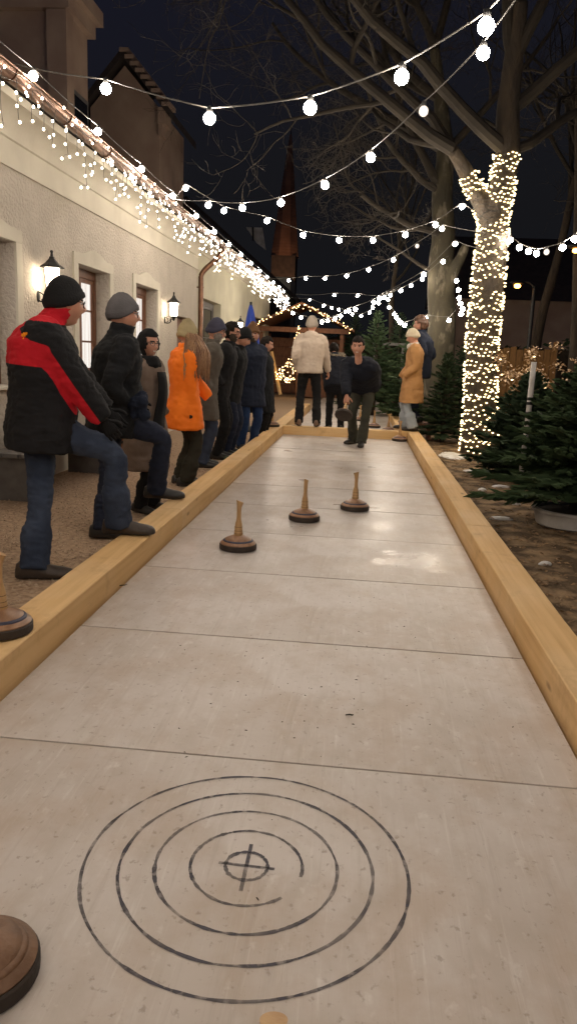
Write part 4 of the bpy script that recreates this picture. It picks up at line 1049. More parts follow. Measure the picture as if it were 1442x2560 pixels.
# ---- 10: man in the beige hoodie, on the cross beam, seen from behind
hx = ony(768, 1050, 13.0).x
def hoodie_extra(g, x):
    N, k, up, r = x['N'], x['k'], x['up'], x['r']; f = up.cross(r)
    g.ell(N - up*.01*k - f*(.055*k), (.135*k, .085*k, .085*k)); g.ell(N - up*.10*k - f*(.105*k), (.10*k, .05*k, .10*k))
person('man in a beige hoodie and pale beanie seen from behind on the cross beam', (hx, 13.02), -4, 1.84, 1.02, base_z=BH+.004, head_yaw=6, head_pitch=-4,
       top='hoodie', top_mat='hoodie', hem=.06, loose=1.12, collar=.05, bottom_mat='black_trousers', leg_w=1.15, shoe='shoe_tan', hat='knit_greige', top_extra=hoodie_extra, skin='skin',
       foot_r=(hx+.16, 13.02, BH+.004), foot_l=(hx-.15, 13.02, BH+.004), hand_l=ony(742, 922, 13.0), elb_l=(hx-.40, 12.2, 1.4), hand_r=(hx+.30, 13.25, 1.10), elb_r=(hx+.6, 12.6, 1.1), hand_pose=.7, smile=False)
# ---- 11: crouched person with a fur hood on the far lane
q = ony(838, 1000, 14.1)
def furry(g, x): pass
fp = person('person in dark navy with a fur trimmed hood bending over on the far lane', (q.x, 14.1), -12, 1.72, 1.05, base_z=.002, lean=.62, pelvis=(q.x, 13.85, .93), head_pitch=-35,
       top_mat='navy_deep', bottom_mat='black_trousers', hem=.20, loose=1.2, hair='hair_dark', hand_r=(q.x+.22, 14.65, .72), hand_l=(q.x-.2, 14.6, .75), foot_r=(q.x+.13, 14.05, .002), foot_l=(q.x-.10, 14.0, .002), smile=False)
g = G(); R_ = random.Random(8); N, k = fp['N'], fp['k']
for i in range(16):
    t = math.pi*2*i/16; g.ell(N + V((.15*math.sin(t), -.05+.11*math.cos(t), .02*math.cos(t)+.02)), (.055, .055, .05))
me = remeshed(g, .014, 1); wrinkle(me, .02, 45, 2); fp['child']('fur_hood', me, M['fur'])
# ---- 12: man bending forward with an ice stock in his hand
bh = ony(866, 994, 11.1)
bp_ = person('smiling dark haired man in a navy sweater bending forward with an ice stock', (.03, 11.75), 186, 1.86, 1.06, base_z=.002, pelvis=(.045, 11.86, .962), lean=1.0, head_scale=1.12, side=.16, twist=math.radians(10), head_yaw=0, head_pitch=-6, head_off=(.02, .0, .08),
       top='sweater', top_mat='navy_deep', hem=.0, loose=1.28, collar=.055, bottom_mat='olive', leg_w=1.2, shoe='shoe_black', hair='hair_dark', skin='skin',
       foot_r=(-.075, 11.98, .002), toe_r=212, foot_l=(.055, 11.62, .002), toe_l=184, hand_r=bh, elb_r=(-.9, 11.9, 1.0), hand_l=(.24, 12.02, 1.08), elb_l=(.75, 11.5, 1.3), hand_pose=1.25,
       hand_dirs={1: ((.02, -.25, -1), (.35, 1, -.1), (1, -.3, 0))})
hs = empty('ice_stock', (0,0,0), 0, 'wooden ice stock swinging from the bending man\'s hand', 'ice stock', 'wooden ice stocks'); stock_parts(hs)
ax = V((.10, .62, .62)).normalized()               # handle axis: sole turned to the front
ax = V((.10, .66, .74)).normalized()
Rq = V((0,0,1)).rotation_difference(ax); hs.rotation_mode = 'QUATERNION'; hs.rotation_quaternion = Rq
bh = bp_['org'] + bp_['inv'].transposed() @ bp_['Wd'][1]
hw = bh + V((.02, -.25, -1)).normalized()*.085 + V((.1, .95, 0)).normalized()*.022
hs.location = hw - ax*.285
# ---- 13: woman in the camel coat
q = ony(1024, 1060, 13.05)
cw = person('woman in a long camel coat and cream beanie looking down', (q.x, 13.2), -82, 1.72, 1.0, fem=True, base_z=.155, head_yaw=4, head_pitch=-22, lean=-.02,
       top='coat', top_mat='camel', hem=.44, loose=1.15, collar=.04, bottom_mat='jeans_light', leg_w=1.55, shoe='shoe_black', hat='knit_cream', hair=None, skin='skin',
       foot_r=(q.x-.06, 13.32, .155), foot_l=(q.x+.05, 13.06, .155), hand_l=(q.x-.17, 13.0, .155+.93), elb_l=(q.x+.3, 12.9, 1.2), hand_r=(q.x-.2, 13.35, 1.05), hands=False, smile=False)
g = G(); k = cw['k']; Hc = cw['Hc']; rings = []
for z_, a_, b_ in ((-.10, .085, .085), (-.12, .10, .10), (-.155, .11, .11), (-.185, .10, .10)):
    rings.append([Hc + V((a_*math.sin(t)*k, (-.02+b_*math.cos(t))*k, (z_ + .02*(-math.cos(t)))*k)) for t in [2*math.pi*q_/24 for q_ in range(24)]])
g.loft(rings); me = remeshed(g, .014, 2); wrinkle(me, .016, 16, 4); cw['child']('scarf', me, M['scarf_cream'])
# ---- 14: tall person behind her, on a low crate
q = ony(1050, 800, 13.75)
cr = empty('wooden_crate', (q.x+.05, 13.75, GZ), 0, 'low wooden crate under the tall curly haired person', 'crate')
for i in range(4):
    g = G(); g.bbox((-.3, -.3+i*.15, .27), (.3, -.3+i*.15+.14, .29), .003); g.obj('slat', M['hut_wood'], cr)
for x_ in (-.28, .22):
    for i in range(2):
        g = G(); g.bbox((x_, -.298, .01+i*.13), (x_+.05, .298, .12+i*.13), .003); g.obj('side_board', M['hut_wood'], cr)
person('tall curly haired person in a navy jacket behind the camel coat', (q.x+.05, 13.75), -70, 1.86, 1.08, base_z=.252, head_yaw=-18, head_pitch=-10, top_mat='navy', bottom_mat='jeans_dark', hem=.18, loose=1.2,
       hair='hair_brown', hair_kind='curly', collar=.08, skin='skin', smile=False, hands=False)
# ================================================================== TREES
def branch_pts(p, d, ln, n, rnd_, wob, grav=0.0):
    pts = [V(p)]; d = d.normalized(); st = ln/n
    for i in range(n):
        d = (d + V((rnd_.gauss(0, wob), rnd_.gauss(0, wob), rnd_.gauss(0, wob) + grav))).normalized(); pts.append(pts[-1] + d*st)
    return pts
def crown_geo(g, starts, seed, levels=4, twigs=1.0, clear=None):
    """starts: list of (point, direction, radius, length)"""
    r = random.Random(seed)
    def grow(p, d, rad, ln, lv):
        n = (9, 8, 7, 6, 5)[min(lv, 4)]; pts = branch_pts(p, d, ln, n, r, (.10, .15, .19, .22, .25)[min(lv, 4)], (.03, .02, .0, -.01, -.01)[min(lv, 4)])
        tip = max(.0022, rad*.35); rads = [rad + (tip-rad)*i/n for i in range(n+1)]
        g.tube(pts, rads, (9, 7, 5, 4, 3)[min(lv, 4)], False)
        if lv >= levels: return
        nc = int((5, 6, 6, 5)[min(lv, 3)]*twigs)
        for c in range(nc):
            t = r.uniform(.22, .98); i = min(n-1, int(t*n)); q = pts[i].lerp(pts[i+1], t*n-i); dd = (pts[i+1]-pts[i]).normalized()
            side = dd.orthogonal().normalized(); side = Matrix.Rotation(r.uniform(0, 6.28), 3, dd) @ side
            nd = (dd*r.uniform(.45, .9) + side*r.uniform(.6, 1.0) + V((0, 0, .12))).normalized()
            grow(q, nd, max(.0025, rads[i]*r.uniform(.38, .58)), ln*r.uniform(.42, .68), lv+1)
    for s in starts: grow(V(s[0]), V(s[1]), s[2], s[3], 0)
def lumpy(g, pts, rads, n=18, amp=.05, seed=0, per=5):
    P = spline(pts, per); R = []
    for i in range(len(P)):
        t = i/per; k = min(len(rads)-2, int(t)); R.append(rads[k] + (rads[k+1]-rads[k])*(t-k))
    o = len(g.v); g.tube(P, R, n)
    for i in range(o, len(g.v)):
        ring = (i-o)//n; c = P[min(ring, len(P)-1)]; q = V(g.v[i]); d = q-c
        g.v[i] = tuple(c + d*(1 + amp*2*noise.noise(V((q.x*3, q.y*3, q.z*1.2))+V((seed,0,0))) + amp*noise.noise(q*9)))
# ---- the light wrapped tree
TB = onz(1196, 1135, GZ); TY = TB.y
T1 = [V((TB.x, TY, GZ-.05)), ony(1200, 1000, TY), ony(1203, 880, TY), ony(1216, 740, TY), ony(1228, 620, TY), ony(1232, 550, TY)]
T1L = [ony(1226, 560, TY), ony(1205, 510, TY+.05), ony(1180, 465, TY+.1), ony(1158, 420, TY+.05), ony(1128, 372, TY-.2)]
T1R = [ony(1236, 560, TY), ony(1248, 500, TY), ony(1258, 440, TY), ony(1268, 380, TY), ony(1270, 280, TY), ony(1282, 160, TY-.1), ony(1300, 0, TY-.3)]
tree1 = empty('bare_tree', (TB.x, TY, GZ), 0, 'bare tree with trunk and forks wrapped in warm fairy lights', 'tree', 'bare winter trees')
def tl(p): return V(p) - V((TB.x, TY, GZ))
g = G(); lumpy(g, [tl(p) for p in T1], [.29, .245, .235, .238, .225, .20], 20, .03, 1); lumpy(g, [tl(p) for p in T1L], [.16, .14, .125, .11, .085], 14, .04, 2); lumpy(g, [tl(p) for p in T1R], [.18, .18, .185, .18, .165, .14, .11], 16, .04, 3)
me = remeshed(g, .035, 2); me.materials.append(M['bark']); me.polygons.foreach_set('use_smooth', [True]*len(me.polygons)); o = bpy.data.objects.new('trunk', me); link(o, tree1)
g = G()
crown_geo(g, [(tl(T1L[-1]), ony(1000, 285, TY-.6)-T1L[-1], .10, 3.4), (tl(T1L[-2]), ony(1040, 170, TY)-T1L[-2], .09, 3.8), (tl(T1R[3]), ony(960, 130, TY-.9)-T1R[3], .11, 4.2), (tl(T1R[4]), V((.8, -.1, .9)), .10, 3.6),
               (tl(T1R[5]), V((-.5, -.2, .9)), .09, 3.2), (tl(T1R[5]), V((.3, -.5, .9)), .09, 3.0), (tl(T1R[3]), V((1, .3, .6)), .08, 3.4), (tl(T1R[6]), V((-.8, -.5, .4)), .08, 3.5), (tl(T1L[-1]), ony(900, 330, TY+1)-T1L[-1], .06, 2.6)], 21, 4, .95)
g.obj('crown', M['twig'], tree1, False)
# ---- the mottled tree behind
B2 = ony(1100, 960, 15.6); B2.z = GZ; Y2 = 15.6
T2 = [B2 + V((0, 0, -.05)), ony(1098, 900, Y2), ony(1103, 780, Y2), ony(1100, 680, Y2), ony(1108, 590, Y2), ony(1104, 480, Y2), ony(1112, 380, Y2), ony(1100, 250, Y2), ony(1085, 120, Y2-.2)]
tree2 = empty('bare_tree', (B2.x, B2.y, GZ), 0, 'bare tree with mottled pale bark behind the camel coat', 'tree', 'bare winter trees')
def t2(p): return V(p) - V((B2.x, B2.y, GZ))
g = G(); lumpy(g, [t2(p) for p in T2], [.34, .29, .27, .255, .23, .20, .17, .13, .09], 18, .05, 5)
lumpy(g, [t2(T2[2]), t2(ony(1128, 690, Y2-.2)), t2(ony(1150, 645, Y2-.25)), t2(ony(1166, 610, Y2-.3))], [.14, .12, .10, .07], 10, .06, 6)
me = remeshed(g, .035, 2); me.materials.append(M['bark_plane']); me.polygons.foreach_set('use_smooth', [True]*len(me.polygons)); o = bpy.data.objects.new('trunk', me); link(o, tree2)
g = G()
crown_geo(g, [(t2(T2[4]), ony(945, 512, Y2-1.5)-T2[4], .085, 2.6), (t2(T2[5]), ony(930, 395, Y2-1)-T2[5], .075, 2.8), (t2(T2[5]), ony(1000, 330, Y2-.6)-T2[5], .09, 3.2), (t2(T2[6]), ony(860, 240, Y2)-T2[6], .09, 4.2), (t2(T2[6]), V((.8, .2, .7)), .08, 3.2),
               (t2(T2[7]), ony(820, 40, Y2)-T2[7], .09, 4.2), (t2(T2[8]), V((-.4, 0, 1)), .08, 3.2), (t2(T2[8]), V((.5, .2, .9)), .08, 3.2), (t2(T2[7]), ony(720, 120, Y2+.5)-T2[7], .07, 4.0), (t2(T2[3]), V((-1, -.3, .15)), .045, 1.5)], 33, 4, .95)
g.obj('crown', M['twig'], tree2, False)
# ---- farther bare trees
def far_tree(px, y, h, r0, seed, label, lean=0.0):
    b = ony(px, 900, y); b.z = GZ; t_ = empty('bare_tree', b, 0, label, 'tree', 'bare winter trees'); rr = random.Random(seed)
    pts = [V((0, 0, -.05)), V((rr.gauss(0,.1), 0, h*.2)), V((lean*.4+rr.gauss(0,.15), 0, h*.42)), V((lean+rr.gauss(0,.2), 0, h*.7))]
    g = G(); lumpy(g, pts, [r0*1.15, r0, r0*.8, r0*.5], 12, .06, seed); g.obj('trunk', M['bark'], t_, True)
    g = G(); st = []
    for i in range(7):
        a = rr.uniform(0, 6.28); k = pts[2].lerp(pts[3], rr.uniform(-.2, 1)); st.append((k, V((math.cos(a)*.7, math.sin(a)*.7, .8)), r0*.45, h*rr.uniform(.3, .42)))
    st.append((pts[3], V((.1, 0, 1)), r0*.5, h*.4)); crown_geo(g, st, seed+1, 3, .9); g.obj('crown', M['twig'], t_)
far_tree(1335, 22, 11, .14, 51, 'slim bare tree standing behind the sagging festoon beside the wrapped trunk', .5)
far_tree(965, 24, 8, .09, 57, 'thin young bare tree rising between the firs behind the bending man', 0)
far_tree(1440, 17.5, 10, .12, 63, 'bare tree leaning behind the dried blossom shrub', -.8)

# ---- firs
def fir(base, h, wd, label, seed, mat, nb=150, dens=26, pot=False, zb=.0, lo=.08):
    t_ = empty('fir_tree', base, 0, label, 'fir', 'fir trees beside the lane'); r = random.Random(seed)
    g = G(); g.tube([(0,0,zb), (r.gauss(0,.01),0,h*.5), (0,0,h)], [.022*h+.01, .014*h+.006, .003], 8); g.obj('trunk', M['bark'], t_, True)
    g = G()
    for b in range(nb):
        t = (b+.5)/nb; z = zb + h*lo + (h*(.985-lo))*t**.92; L_ = wd*(1-t)**.85*r.uniform(.55, 1.22) + .05
        a = b*2.399 + r.uniform(-.3, .3); d = V((math.cos(a), math.sin(a), r.uniform(-.12, .22) + .5*t)).normalized()
        n = 5; pts = [V((0, 0, z))]; dd = d.copy()
        for i in range(n): dd = (dd + V((0, 0, -.055 + .03*i))).normalized(); pts.append(pts[-1] + dd*(L_/n))
        g.mi = 0; g.tube(pts, [.006, .0055, .0045, .0035, .0025, .001], 3, False)
        sd = dd.cross(V((0,0,1))).normalized()
        for q in range(int(dens*max(.35, L_/wd))):
            u = r.uniform(.12, 1.0)*n; i = min(n-1, int(u)); p = pts[i].lerp(pts[i+1], u-i); s = r.choice((-1, 1))
            tl_ = L_*(.16 + .22*(1-u/n)) * r.uniform(.7, 1.2) + .02         # side twig length
            td = (d*r.uniform(.5, .9) + sd*s*r.uniform(.5, 1) + V((0, 0, r.uniform(-.25, .12)))).normalized()
            up2 = td.cross(sd*s).normalized() if abs(td.dot(sd)) < .99 else V((0,0,1))
            w_ = td.cross(V((0,0,1))).normalized()*.020
            e = p + td*tl_; m_ = p + td*tl_*.5
            zz = V((0, 0, .006))
            # a needled twig: two crossed ragged blades
            g.add([p - w_*.5, m_ - w_*1.15 + zz, m_ + td*.012 - w_*.6, e, m_ + td*.012 + w_*.6, m_ + w_*1.15 + zz, p + w_*.5], [(0,1,2), (0,2,3,4), (0,4,5), (0,5,6)])
            h_ = V((0, 0, .017)); g.add([p - h_*.4, m_ - h_, e, m_ + h_, p + h_*.4], [(0,1,2,3,4)])
    g.obj('crown', mat, t_)
    if pot:
        q = G(); q.lathe([(.27, 0), (.30, .02), (.325, .13), (.345, .135), (.345, .16), (.31, .16), (.30, .13)], 28); sharp(q.obj('pot', M['white_plastic'], t_, True), 40)
        q = G(); q.lathe([(.29, .12), (.29, .14), (.05, .15)], 20); q.obj('soil', M['soil'], t_)
    return t_
fp_ = onz(1402, 1328, GZ)
fir((fp_.x+.14, fp_.y+.24, GZ), 1.30, .74, 'bushy fir growing in a white plastic pot beside the soil', 1, M['needle'], 240, 40, True, .14, .07)
b = onz(1290, 1190, GZ); fir((b.x+.05, b.y-.1, GZ), 1.30, .74, 'dense fir leaning against the wrapped trunk\'s lower lights', 2, M['needle_b'], 230, 38, lo=.02)
b = ony(1420, 1150, 9.6); fir((b.x+.1, 9.4, GZ), 1.28, .95, 'broad fir between the white post and the potted fir', 3, M['needle_b'], 230, 38, lo=.02)
b = ony(1092, 1080, 13.3); fir((b.x+.10, 13.4, GZ), 1.55, .48, 'small dark fir squeezed between the camel coat and the wrapped trunk', 4, M['needle_b'], 150, 28)
b = ony(1000, 950, 16.2); fir((b.x+.25, 16.2, GZ), 2.2, .75, 'fir behind the woman in the camel coat', 5, M['needle'], 150, 26)
b = ony(925, 950, 18.5); fir((b.x+.1, 18.5, GZ), 2.55, .85, 'fir right behind the bending man\'s back', 6, M['needle'], 150, 26)
b = ony(965, 950, 21.5); fir((b.x+.3, 21.5, GZ), 2.7, .9, 'taller fir standing at the far end of the far lane', 7, M['needle_b'], 140, 22)
b = ony(1160, 950, 17.5); fir((b.x, 17.5, GZ), 1.9, .8, 'fir in the dark gap between the mottled tree and the wrapped tree', 9, M['needle_b'], 140, 24)
b = ony(880, 950, 27); fir((b.x, 27, GZ), 2.9, 1.0, 'fir standing farthest off beside the market hut', 10, M['needle_b'], 130, 20)
# fir sprigs lying along the outside of the beam
def sprig(x, y, a, lab, seed):
    r = random.Random(seed); g = G(); d = V((math.cos(a), math.sin(a), 0))
    g.tube([V((0,0,.02)), d*.3+V((0,0,.05))], [.005, .002], 4)
    for i in range(60):
        t = r.uniform(0, .3); p = d*t + V((0,0,.02+.1*t)); s = r.choice((-1,1)); td = (d*.8 + V((-d.y, d.x, 0))*s*r.uniform(.4,1) + V((0,0,r.uniform(-.1,.5)))).normalized(); l = r.uniform(.05, .11); w_ = td.cross(V((0,0,1)))*.010
        g.add([p-w_*.4, p+td*l*.5-w_, p+td*l, p+td*l*.5+w_, p+w_*.4], [(0,1,2,3,4)])
    tag(g.obj('fir_sprig', M['needle'], loc=(x, y, GZ)), lab, 'sprig', 'fir sprigs beside the beam')
sprig(-1.66, 4.32, 1.0, 'green fir sprig at the toe of the red jacketed man\'s standing shoe', 1)
for i, (x, y, lb) in enumerate(((-1.60, 7.6, 'green fir sprig at the orange parka woman\'s boots'), (-1.62, 8.6, 'green fir sprig at the grey coated man\'s shoes'), (-1.6, 9.3, 'green fir sprig at the dark haired man\'s shoes'))): sprig(x, y, 1.2+.3*i, lb, 4+i)

# ---- ground cover
g = G(); r = random.Random(4)
for i in range(9000):
    y = 1.6 + 16*r.random()**1.5; x = r.uniform(-3.2, -1.53); s = r.uniform(.005, .014)*(1+.25*r.random())
    c = V((x, y, GZ + s*.25)); a = r.uniform(0, 3.14); ca, sa = math.cos(a)*s, math.sin(a)*s; k = r.uniform(.6, .9)
    g.add([c+V((ca, sa, 0)), c+V((-sa*k, ca*k, 0)), c+V((-ca, -sa, 0)), c+V((sa*k, -ca*k, 0)), c+V((r.uniform(-.3,.3)*s, r.uniform(-.3,.3)*s, s*.7))], [(0,1,4), (1,2,4), (2,3,4), (3,0,4)])
tag(g.obj('gravel', M['stone']), 'loose brown gravel between the beam and the house wall', 'gravel', kind='stuff')
g = G()
for i in range(5200):
    y = 2.0 + 12*r.random()**1.4; x = LX1 + BW + .02 + 2.4*r.random(); s = r.uniform(.012, .032); a = r.uniform(0, 6.28); t_ = r.uniform(-.4, .4)
    c = V((x, y, GZ+.006+.012*r.random())); u = V((math.cos(a), math.sin(a), t_*.5))*s; w_ = V((-math.sin(a), math.cos(a), r.uniform(-.5,.5)))*s*.42
    g.add([c-u, c-w_+V((0,0,s*.2)), c+u, c+w_+V((0,0,s*.25))], [(0,1,2), (0,2,3)])
tag(g.obj('leaf_litter', M['leaf_litter']), 'brown fallen leaves and bark chips on the soil', 'leaf litter', kind='stuff')
def snow(px, py, rx, ry, lab):
    p = onz(px, py, GZ); g = G(); n = 20; rings = []
    for zz, k in ((-.004, 1), (.010, .93), (.020, .7), (.026, .35)):
        rings.append([(rx*k*math.cos(t)*(1+.35*noise.noise(V((math.cos(t)*1.5, math.sin(t)*1.5, px*.1)))), ry*k*math.sin(t)*(1+.35*noise.noise(V((math.cos(t)*1.5, math.sin(t)*1.5, px*.1+5)))), zz) for t in [2*math.pi*q/n for q in range(n)]])
    g.loft(rings); tag(g.obj('snow_patch', M['snow'], None, True, loc=(p.x, p.y, GZ)), lab, 'snow', 'melting snow patches')
snow(1130, 1140, .20, .42, 'melting snow patch at the foot of the wrapped trunk')
snow(1195, 1180, .22, .12, 'thin snow patch on the soil between wrapped trunk and potted fir')
for px, py, a_, b_, lb in ((1250, 1218, .10, .06, 'oval snow remnant on the soil beneath the leaning fir\'s branch tips'), (1205, 1226, .05, .05, 'tiny snow crumb on the soil close to the long tree side beam'),
                        (1250, 1298, .10, .05, 'flat snow remnant beside the joint of the tree side beams'), (1362, 1412, .05, .03, 'small snow lump lying before the white fir pot'), (1290, 1262, .04, .03, 'small snow lump between the white fir pot and the beam')): snow(px, py, a_, b_, lb)

# ================================================================== BACKGROUND
# tall dark building behind the low house
tb = empty('tall_building', (-9, 20, GZ), 0, 'tall unlit brown building rising behind the plastered house', 'building')
c = ony(166, 200, 17); xr = c.x
g = G(); g.box((-24+9, 17-20, 0), (xr+9, 18.3-20, 15)); g.obj('wall', M['brick_dark'], tb)
g = G(); g.box((-24.3+9, 16.7-20, 8.6), (xr+9+.28, 18.6-20, 8.9)); g.box((-24.2+9, 16.82-20, 8.3), (xr+9+.15, 18.45-20, 8.59)); g.obj('cornice', M['brick_dark'], tb)
g = G(); g.box((xr+9-.35, 16.85-20, 0), (xr+9+.08, 17.25-20, 8.28)); g.obj('corner_pilaster', M['brick_dark'], tb)
for yy in (17.1,):
    q = G(); q.box((xr+9+.002, yy-20, 4.8), (xr+9+.05, yy+1.1-20, 6.9)); f_ = q.obj('window', M['greywood'], tb); q = G(); q.box((xr+9+.051, yy+.1-20, 4.9), (xr+9+.06, yy+1-20, 6.8)); q.obj('pane', M['dark_glass'], f_)
# gabled house: its sloping verge shows over the gutter
gb = empty('gabled_house', (-8, 23, GZ), 0, 'unlit brown gabled house with a corbelled verge behind the eaves', 'building')
yg = 23
A_ = ony(325, 165, yg); B_ = ony(418, 285, yg); W_ = ony(398, 480, yg).x
pk = V((A_.x - .15, yg, A_.z + .1)); sl = (A_.z-B_.z)/(B_.x-A_.x)
g = G(); half = W_ - pk.x; ez = pk.z - half*sl
pts = [(pk.x-half+8, 0), (W_+8, 0), (W_+8, ez), (pk.x+8, pk.z-.05), (pk.x-half+8, ez)]
g.loft([[V((x, y_, z)) for x, z in pts] for y_ in (0, 3)]); g.obj('wall', M['brick_dark'], gb)
g = G()
for s in (1, -1):
    a0 = V((pk.x+8, -.25, pk.z+.12)); b0 = V((pk.x+8+s*(half+.35), -.25, pk.z+.12-(half+.35)*sl)); up2 = V((0, 0, .22))
    g.add([a0, b0, b0+up2, a0+up2] + [q+V((0, 3.5, 0)) for q in (a0, b0, b0+up2, a0+up2)], [(0,1,2,3), (7,6,5,4), (3,2,6,7), (0,4,5,1), (1,5,6,2), (0,3,7,4)])
rf2 = g.obj('roof', M['roof'], gb)
for s in (1,):
    n = 9
    for i in range(n):
        t = (i+.5)/n; x = pk.x+8+s*(half+.35)*t; z = pk.z+.335-(half+.35)*sl*t; q = G(); q.box((x-.14, -.3, z-.03), (x+.12, .35, z+.07)); q.obj('coping_stone', M['brick_dark'], rf2)
g = G(); xx = W_+8; g.box((xx+.001, -.2, ez-.45), (xx+.22, .5, ez-.02)); g.box((xx+.002, -.12, ez-.75), (xx+.12, .4, ez-.451)); g.obj('corbel', M['brick_dark'], gb)
# far house with a dark roof and a pale gable corner, and a tiled spire
fh = empty('far_house', (-6, 38, GZ), 0, 'dark roofed house with a pale gable corner behind the far eaves', 'building')
p0, p1 = ony(617, 570, 38), ony(664, 622, 38)
e0 = ony(735, 735, 38)
g = G(); g.box((-8, 0, 0), (e0.x+6-.2, 2.6, ony(700, 690, 38).z)); g.obj('wall', M['plaster_b'], fh)
g = G(); ra, rb = ony(470, 490, 38), ony(748, 745, 38)
q0, q1 = V((ra.x+6, -.4, ra.z)), V((rb.x+6, -.4, rb.z)); g.add([q0, q1, q1+V((0,3.4,0)), q0+V((0,3.4,0)), q0-V((0,0,.25)), q1-V((0,0,.25)), q1+V((0,3.4,-.25)), q0+V((0,3.4,-.25)), V((q0.x-9, -.4, q0.z-8)), V((q0.x-9, 3.0, q0.z-8))], [(0,1,2,3), (4,7,6,5), (0,4,5,1), (1,5,6,2), (2,6,7,3), (0,3,9,8)])
g.add([q0-V((.1,-.3,.2)), V((q1.x-.4, -.1, q1.z-.1)), V((q1.x-.4, -.1, 1)), V((q0.x-8, -.1, 1)), V((q0.x-8, -.1, q0.z-7.5))], [(0,1,2,3,4)])
g.obj('roof', M['roof'], fh)
g = G(); s_ = [ony(*q, 37.4) for q in ((615, 568), (656, 569), (664, 625), (640, 606))]; s_ = [q - V((-6, 38, GZ)) for q in s_]
g.loft([[q for q in s_], [q+V((0, .15, 0)) for q in s_]]); dg = g.obj('gable_panel', M['white_plastic'], fh)
g = G(); s_ = [ony(*q, 37.35) - V((-6, 38, GZ)) for q in ((632, 568), (633, 602))]; g.tube(s_, .05, 6); g.obj('strut', M['iron'], fh)
sp_ = empty('tiled_spire', (ony(712, 900, 46).x, 46, GZ), 0, 'slim pointed red tiled spire above the dark roof', 'spire')
tp = ony(727, 333, 46); bl_ = ony(680, 640, 46); br_ = ony(744, 640, 46); ox = sp_.location.x
hw_ = (br_.x-bl_.x)/2; cx = (br_.x+bl_.x)/2 - ox; zb = bl_.z
n = 8; g = G(); NR = 40
for i in range(NR):          # courses of tiles, each lipping over the one below
    t0, t1 = i/NR, (i+1)/NR
    def rg(t, ex): return [V((cx + (tp.x-ox-cx)*t + (hw_*(1-t)+.03+ex)*math.cos(2*math.pi*q/n+.45)*1.05, (hw_*(1-t)+.03+ex)*math.sin(2*math.pi*q/n+.45), zb + (tp.z-zb)*t)) for q in range(n)]
    g.loft([rg(t0, .05), rg(t1, .0)], False)
g.obj('roof', M['spire'], sp_)
g = G(); g.box((cx-hw_*.92, -hw_*.9, 0), (cx+hw_*.92, hw_*.9, zb+.02)); g.obj('tower', M['roof'], sp_)
g = G(); g.tube([(tp.x-ox, 0, tp.z-.3), (tp.x-ox, 0, tp.z+.6)], [.05, .02], 6); g.obj('finial', M['iron'], sp_)
# back hedge rows
def hedge(x0, x1, y, h, lab, seed):
    r = random.Random(seed); g = G(); n = 2600
    o = empty('hedge', ((x0+x1)/2, y, GZ), 0, lab, 'hedge')
    for i in range(n):
        x = r.uniform(x0, x1)-(x0+x1)/2; yy = r.uniform(-.7, .7); z = r.uniform(0, h*(1+.18*noise.noise(V((x*.5, seed, 0))))); s = r.uniform(.05, .16); a = r.uniform(0, 6.28); b_ = r.uniform(-1, 1)
        u = V((math.cos(a), math.sin(a), b_)).normalized()*s; w_ = V((-math.sin(a), math.cos(a), r.uniform(-1, 1))).normalized()*s*.6
        c_ = V((x, yy, z)); g.add([c_-u, c_-w_, c_+u, c_+w_], [(0,1,2,3)])
    g.obj('foliage', M['needle_b'], o); g = G(); g.box((x0-(x0+x1)/2, -.35, 0), (x1-(x0+x1)/2, .35, h*.9)); g.obj('dense_core', M['soil'], o)
hedge(3.5, 16, 24, 2.1, 'clipped dark hedge closing the garden behind the firs', 3)
hedge(-3.2, 4.2, 36, 2.6, 'dark hedge closing off the far end behind the market hut', 5)
dk = empty('dark_barn', (9, 34, GZ), 0, 'unlit dark barn behind the hedge and street lamp', 'building')
g = G(); g.box((-5.5, 0, 0), (9, 7, 4.2)); g.obj('wall', M['brick_dark'], dk)
g = G(); g.add([(-5.9, -.5, 4.1), (9.4, -.5, 4.1), (9.4, 3.5, 7.2), (-5.9, 3.5, 7.2), (9.4, 7.5, 4.1), (-5.9, 7.5, 4.1)], [(0,1,2,3), (3,2,4,5), (0,3,5), (1,4,2)]); g.obj('roof', M['roof'], dk)
# fence with amber light on it
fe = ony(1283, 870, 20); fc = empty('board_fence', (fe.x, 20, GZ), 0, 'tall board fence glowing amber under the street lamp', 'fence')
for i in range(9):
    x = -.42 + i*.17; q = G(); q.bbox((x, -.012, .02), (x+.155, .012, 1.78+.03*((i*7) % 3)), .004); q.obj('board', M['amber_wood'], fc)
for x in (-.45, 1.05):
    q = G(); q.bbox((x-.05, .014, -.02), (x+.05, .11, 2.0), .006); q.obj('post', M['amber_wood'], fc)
q = G(); q.bbox((-.44, .0135, .5), (1.1, .0455, .6), .004); q.bbox((-.44, .0135, 1.4), (1.1, .0455, 1.5), .004); q.obj('rail', M['amber_wood'], fc)
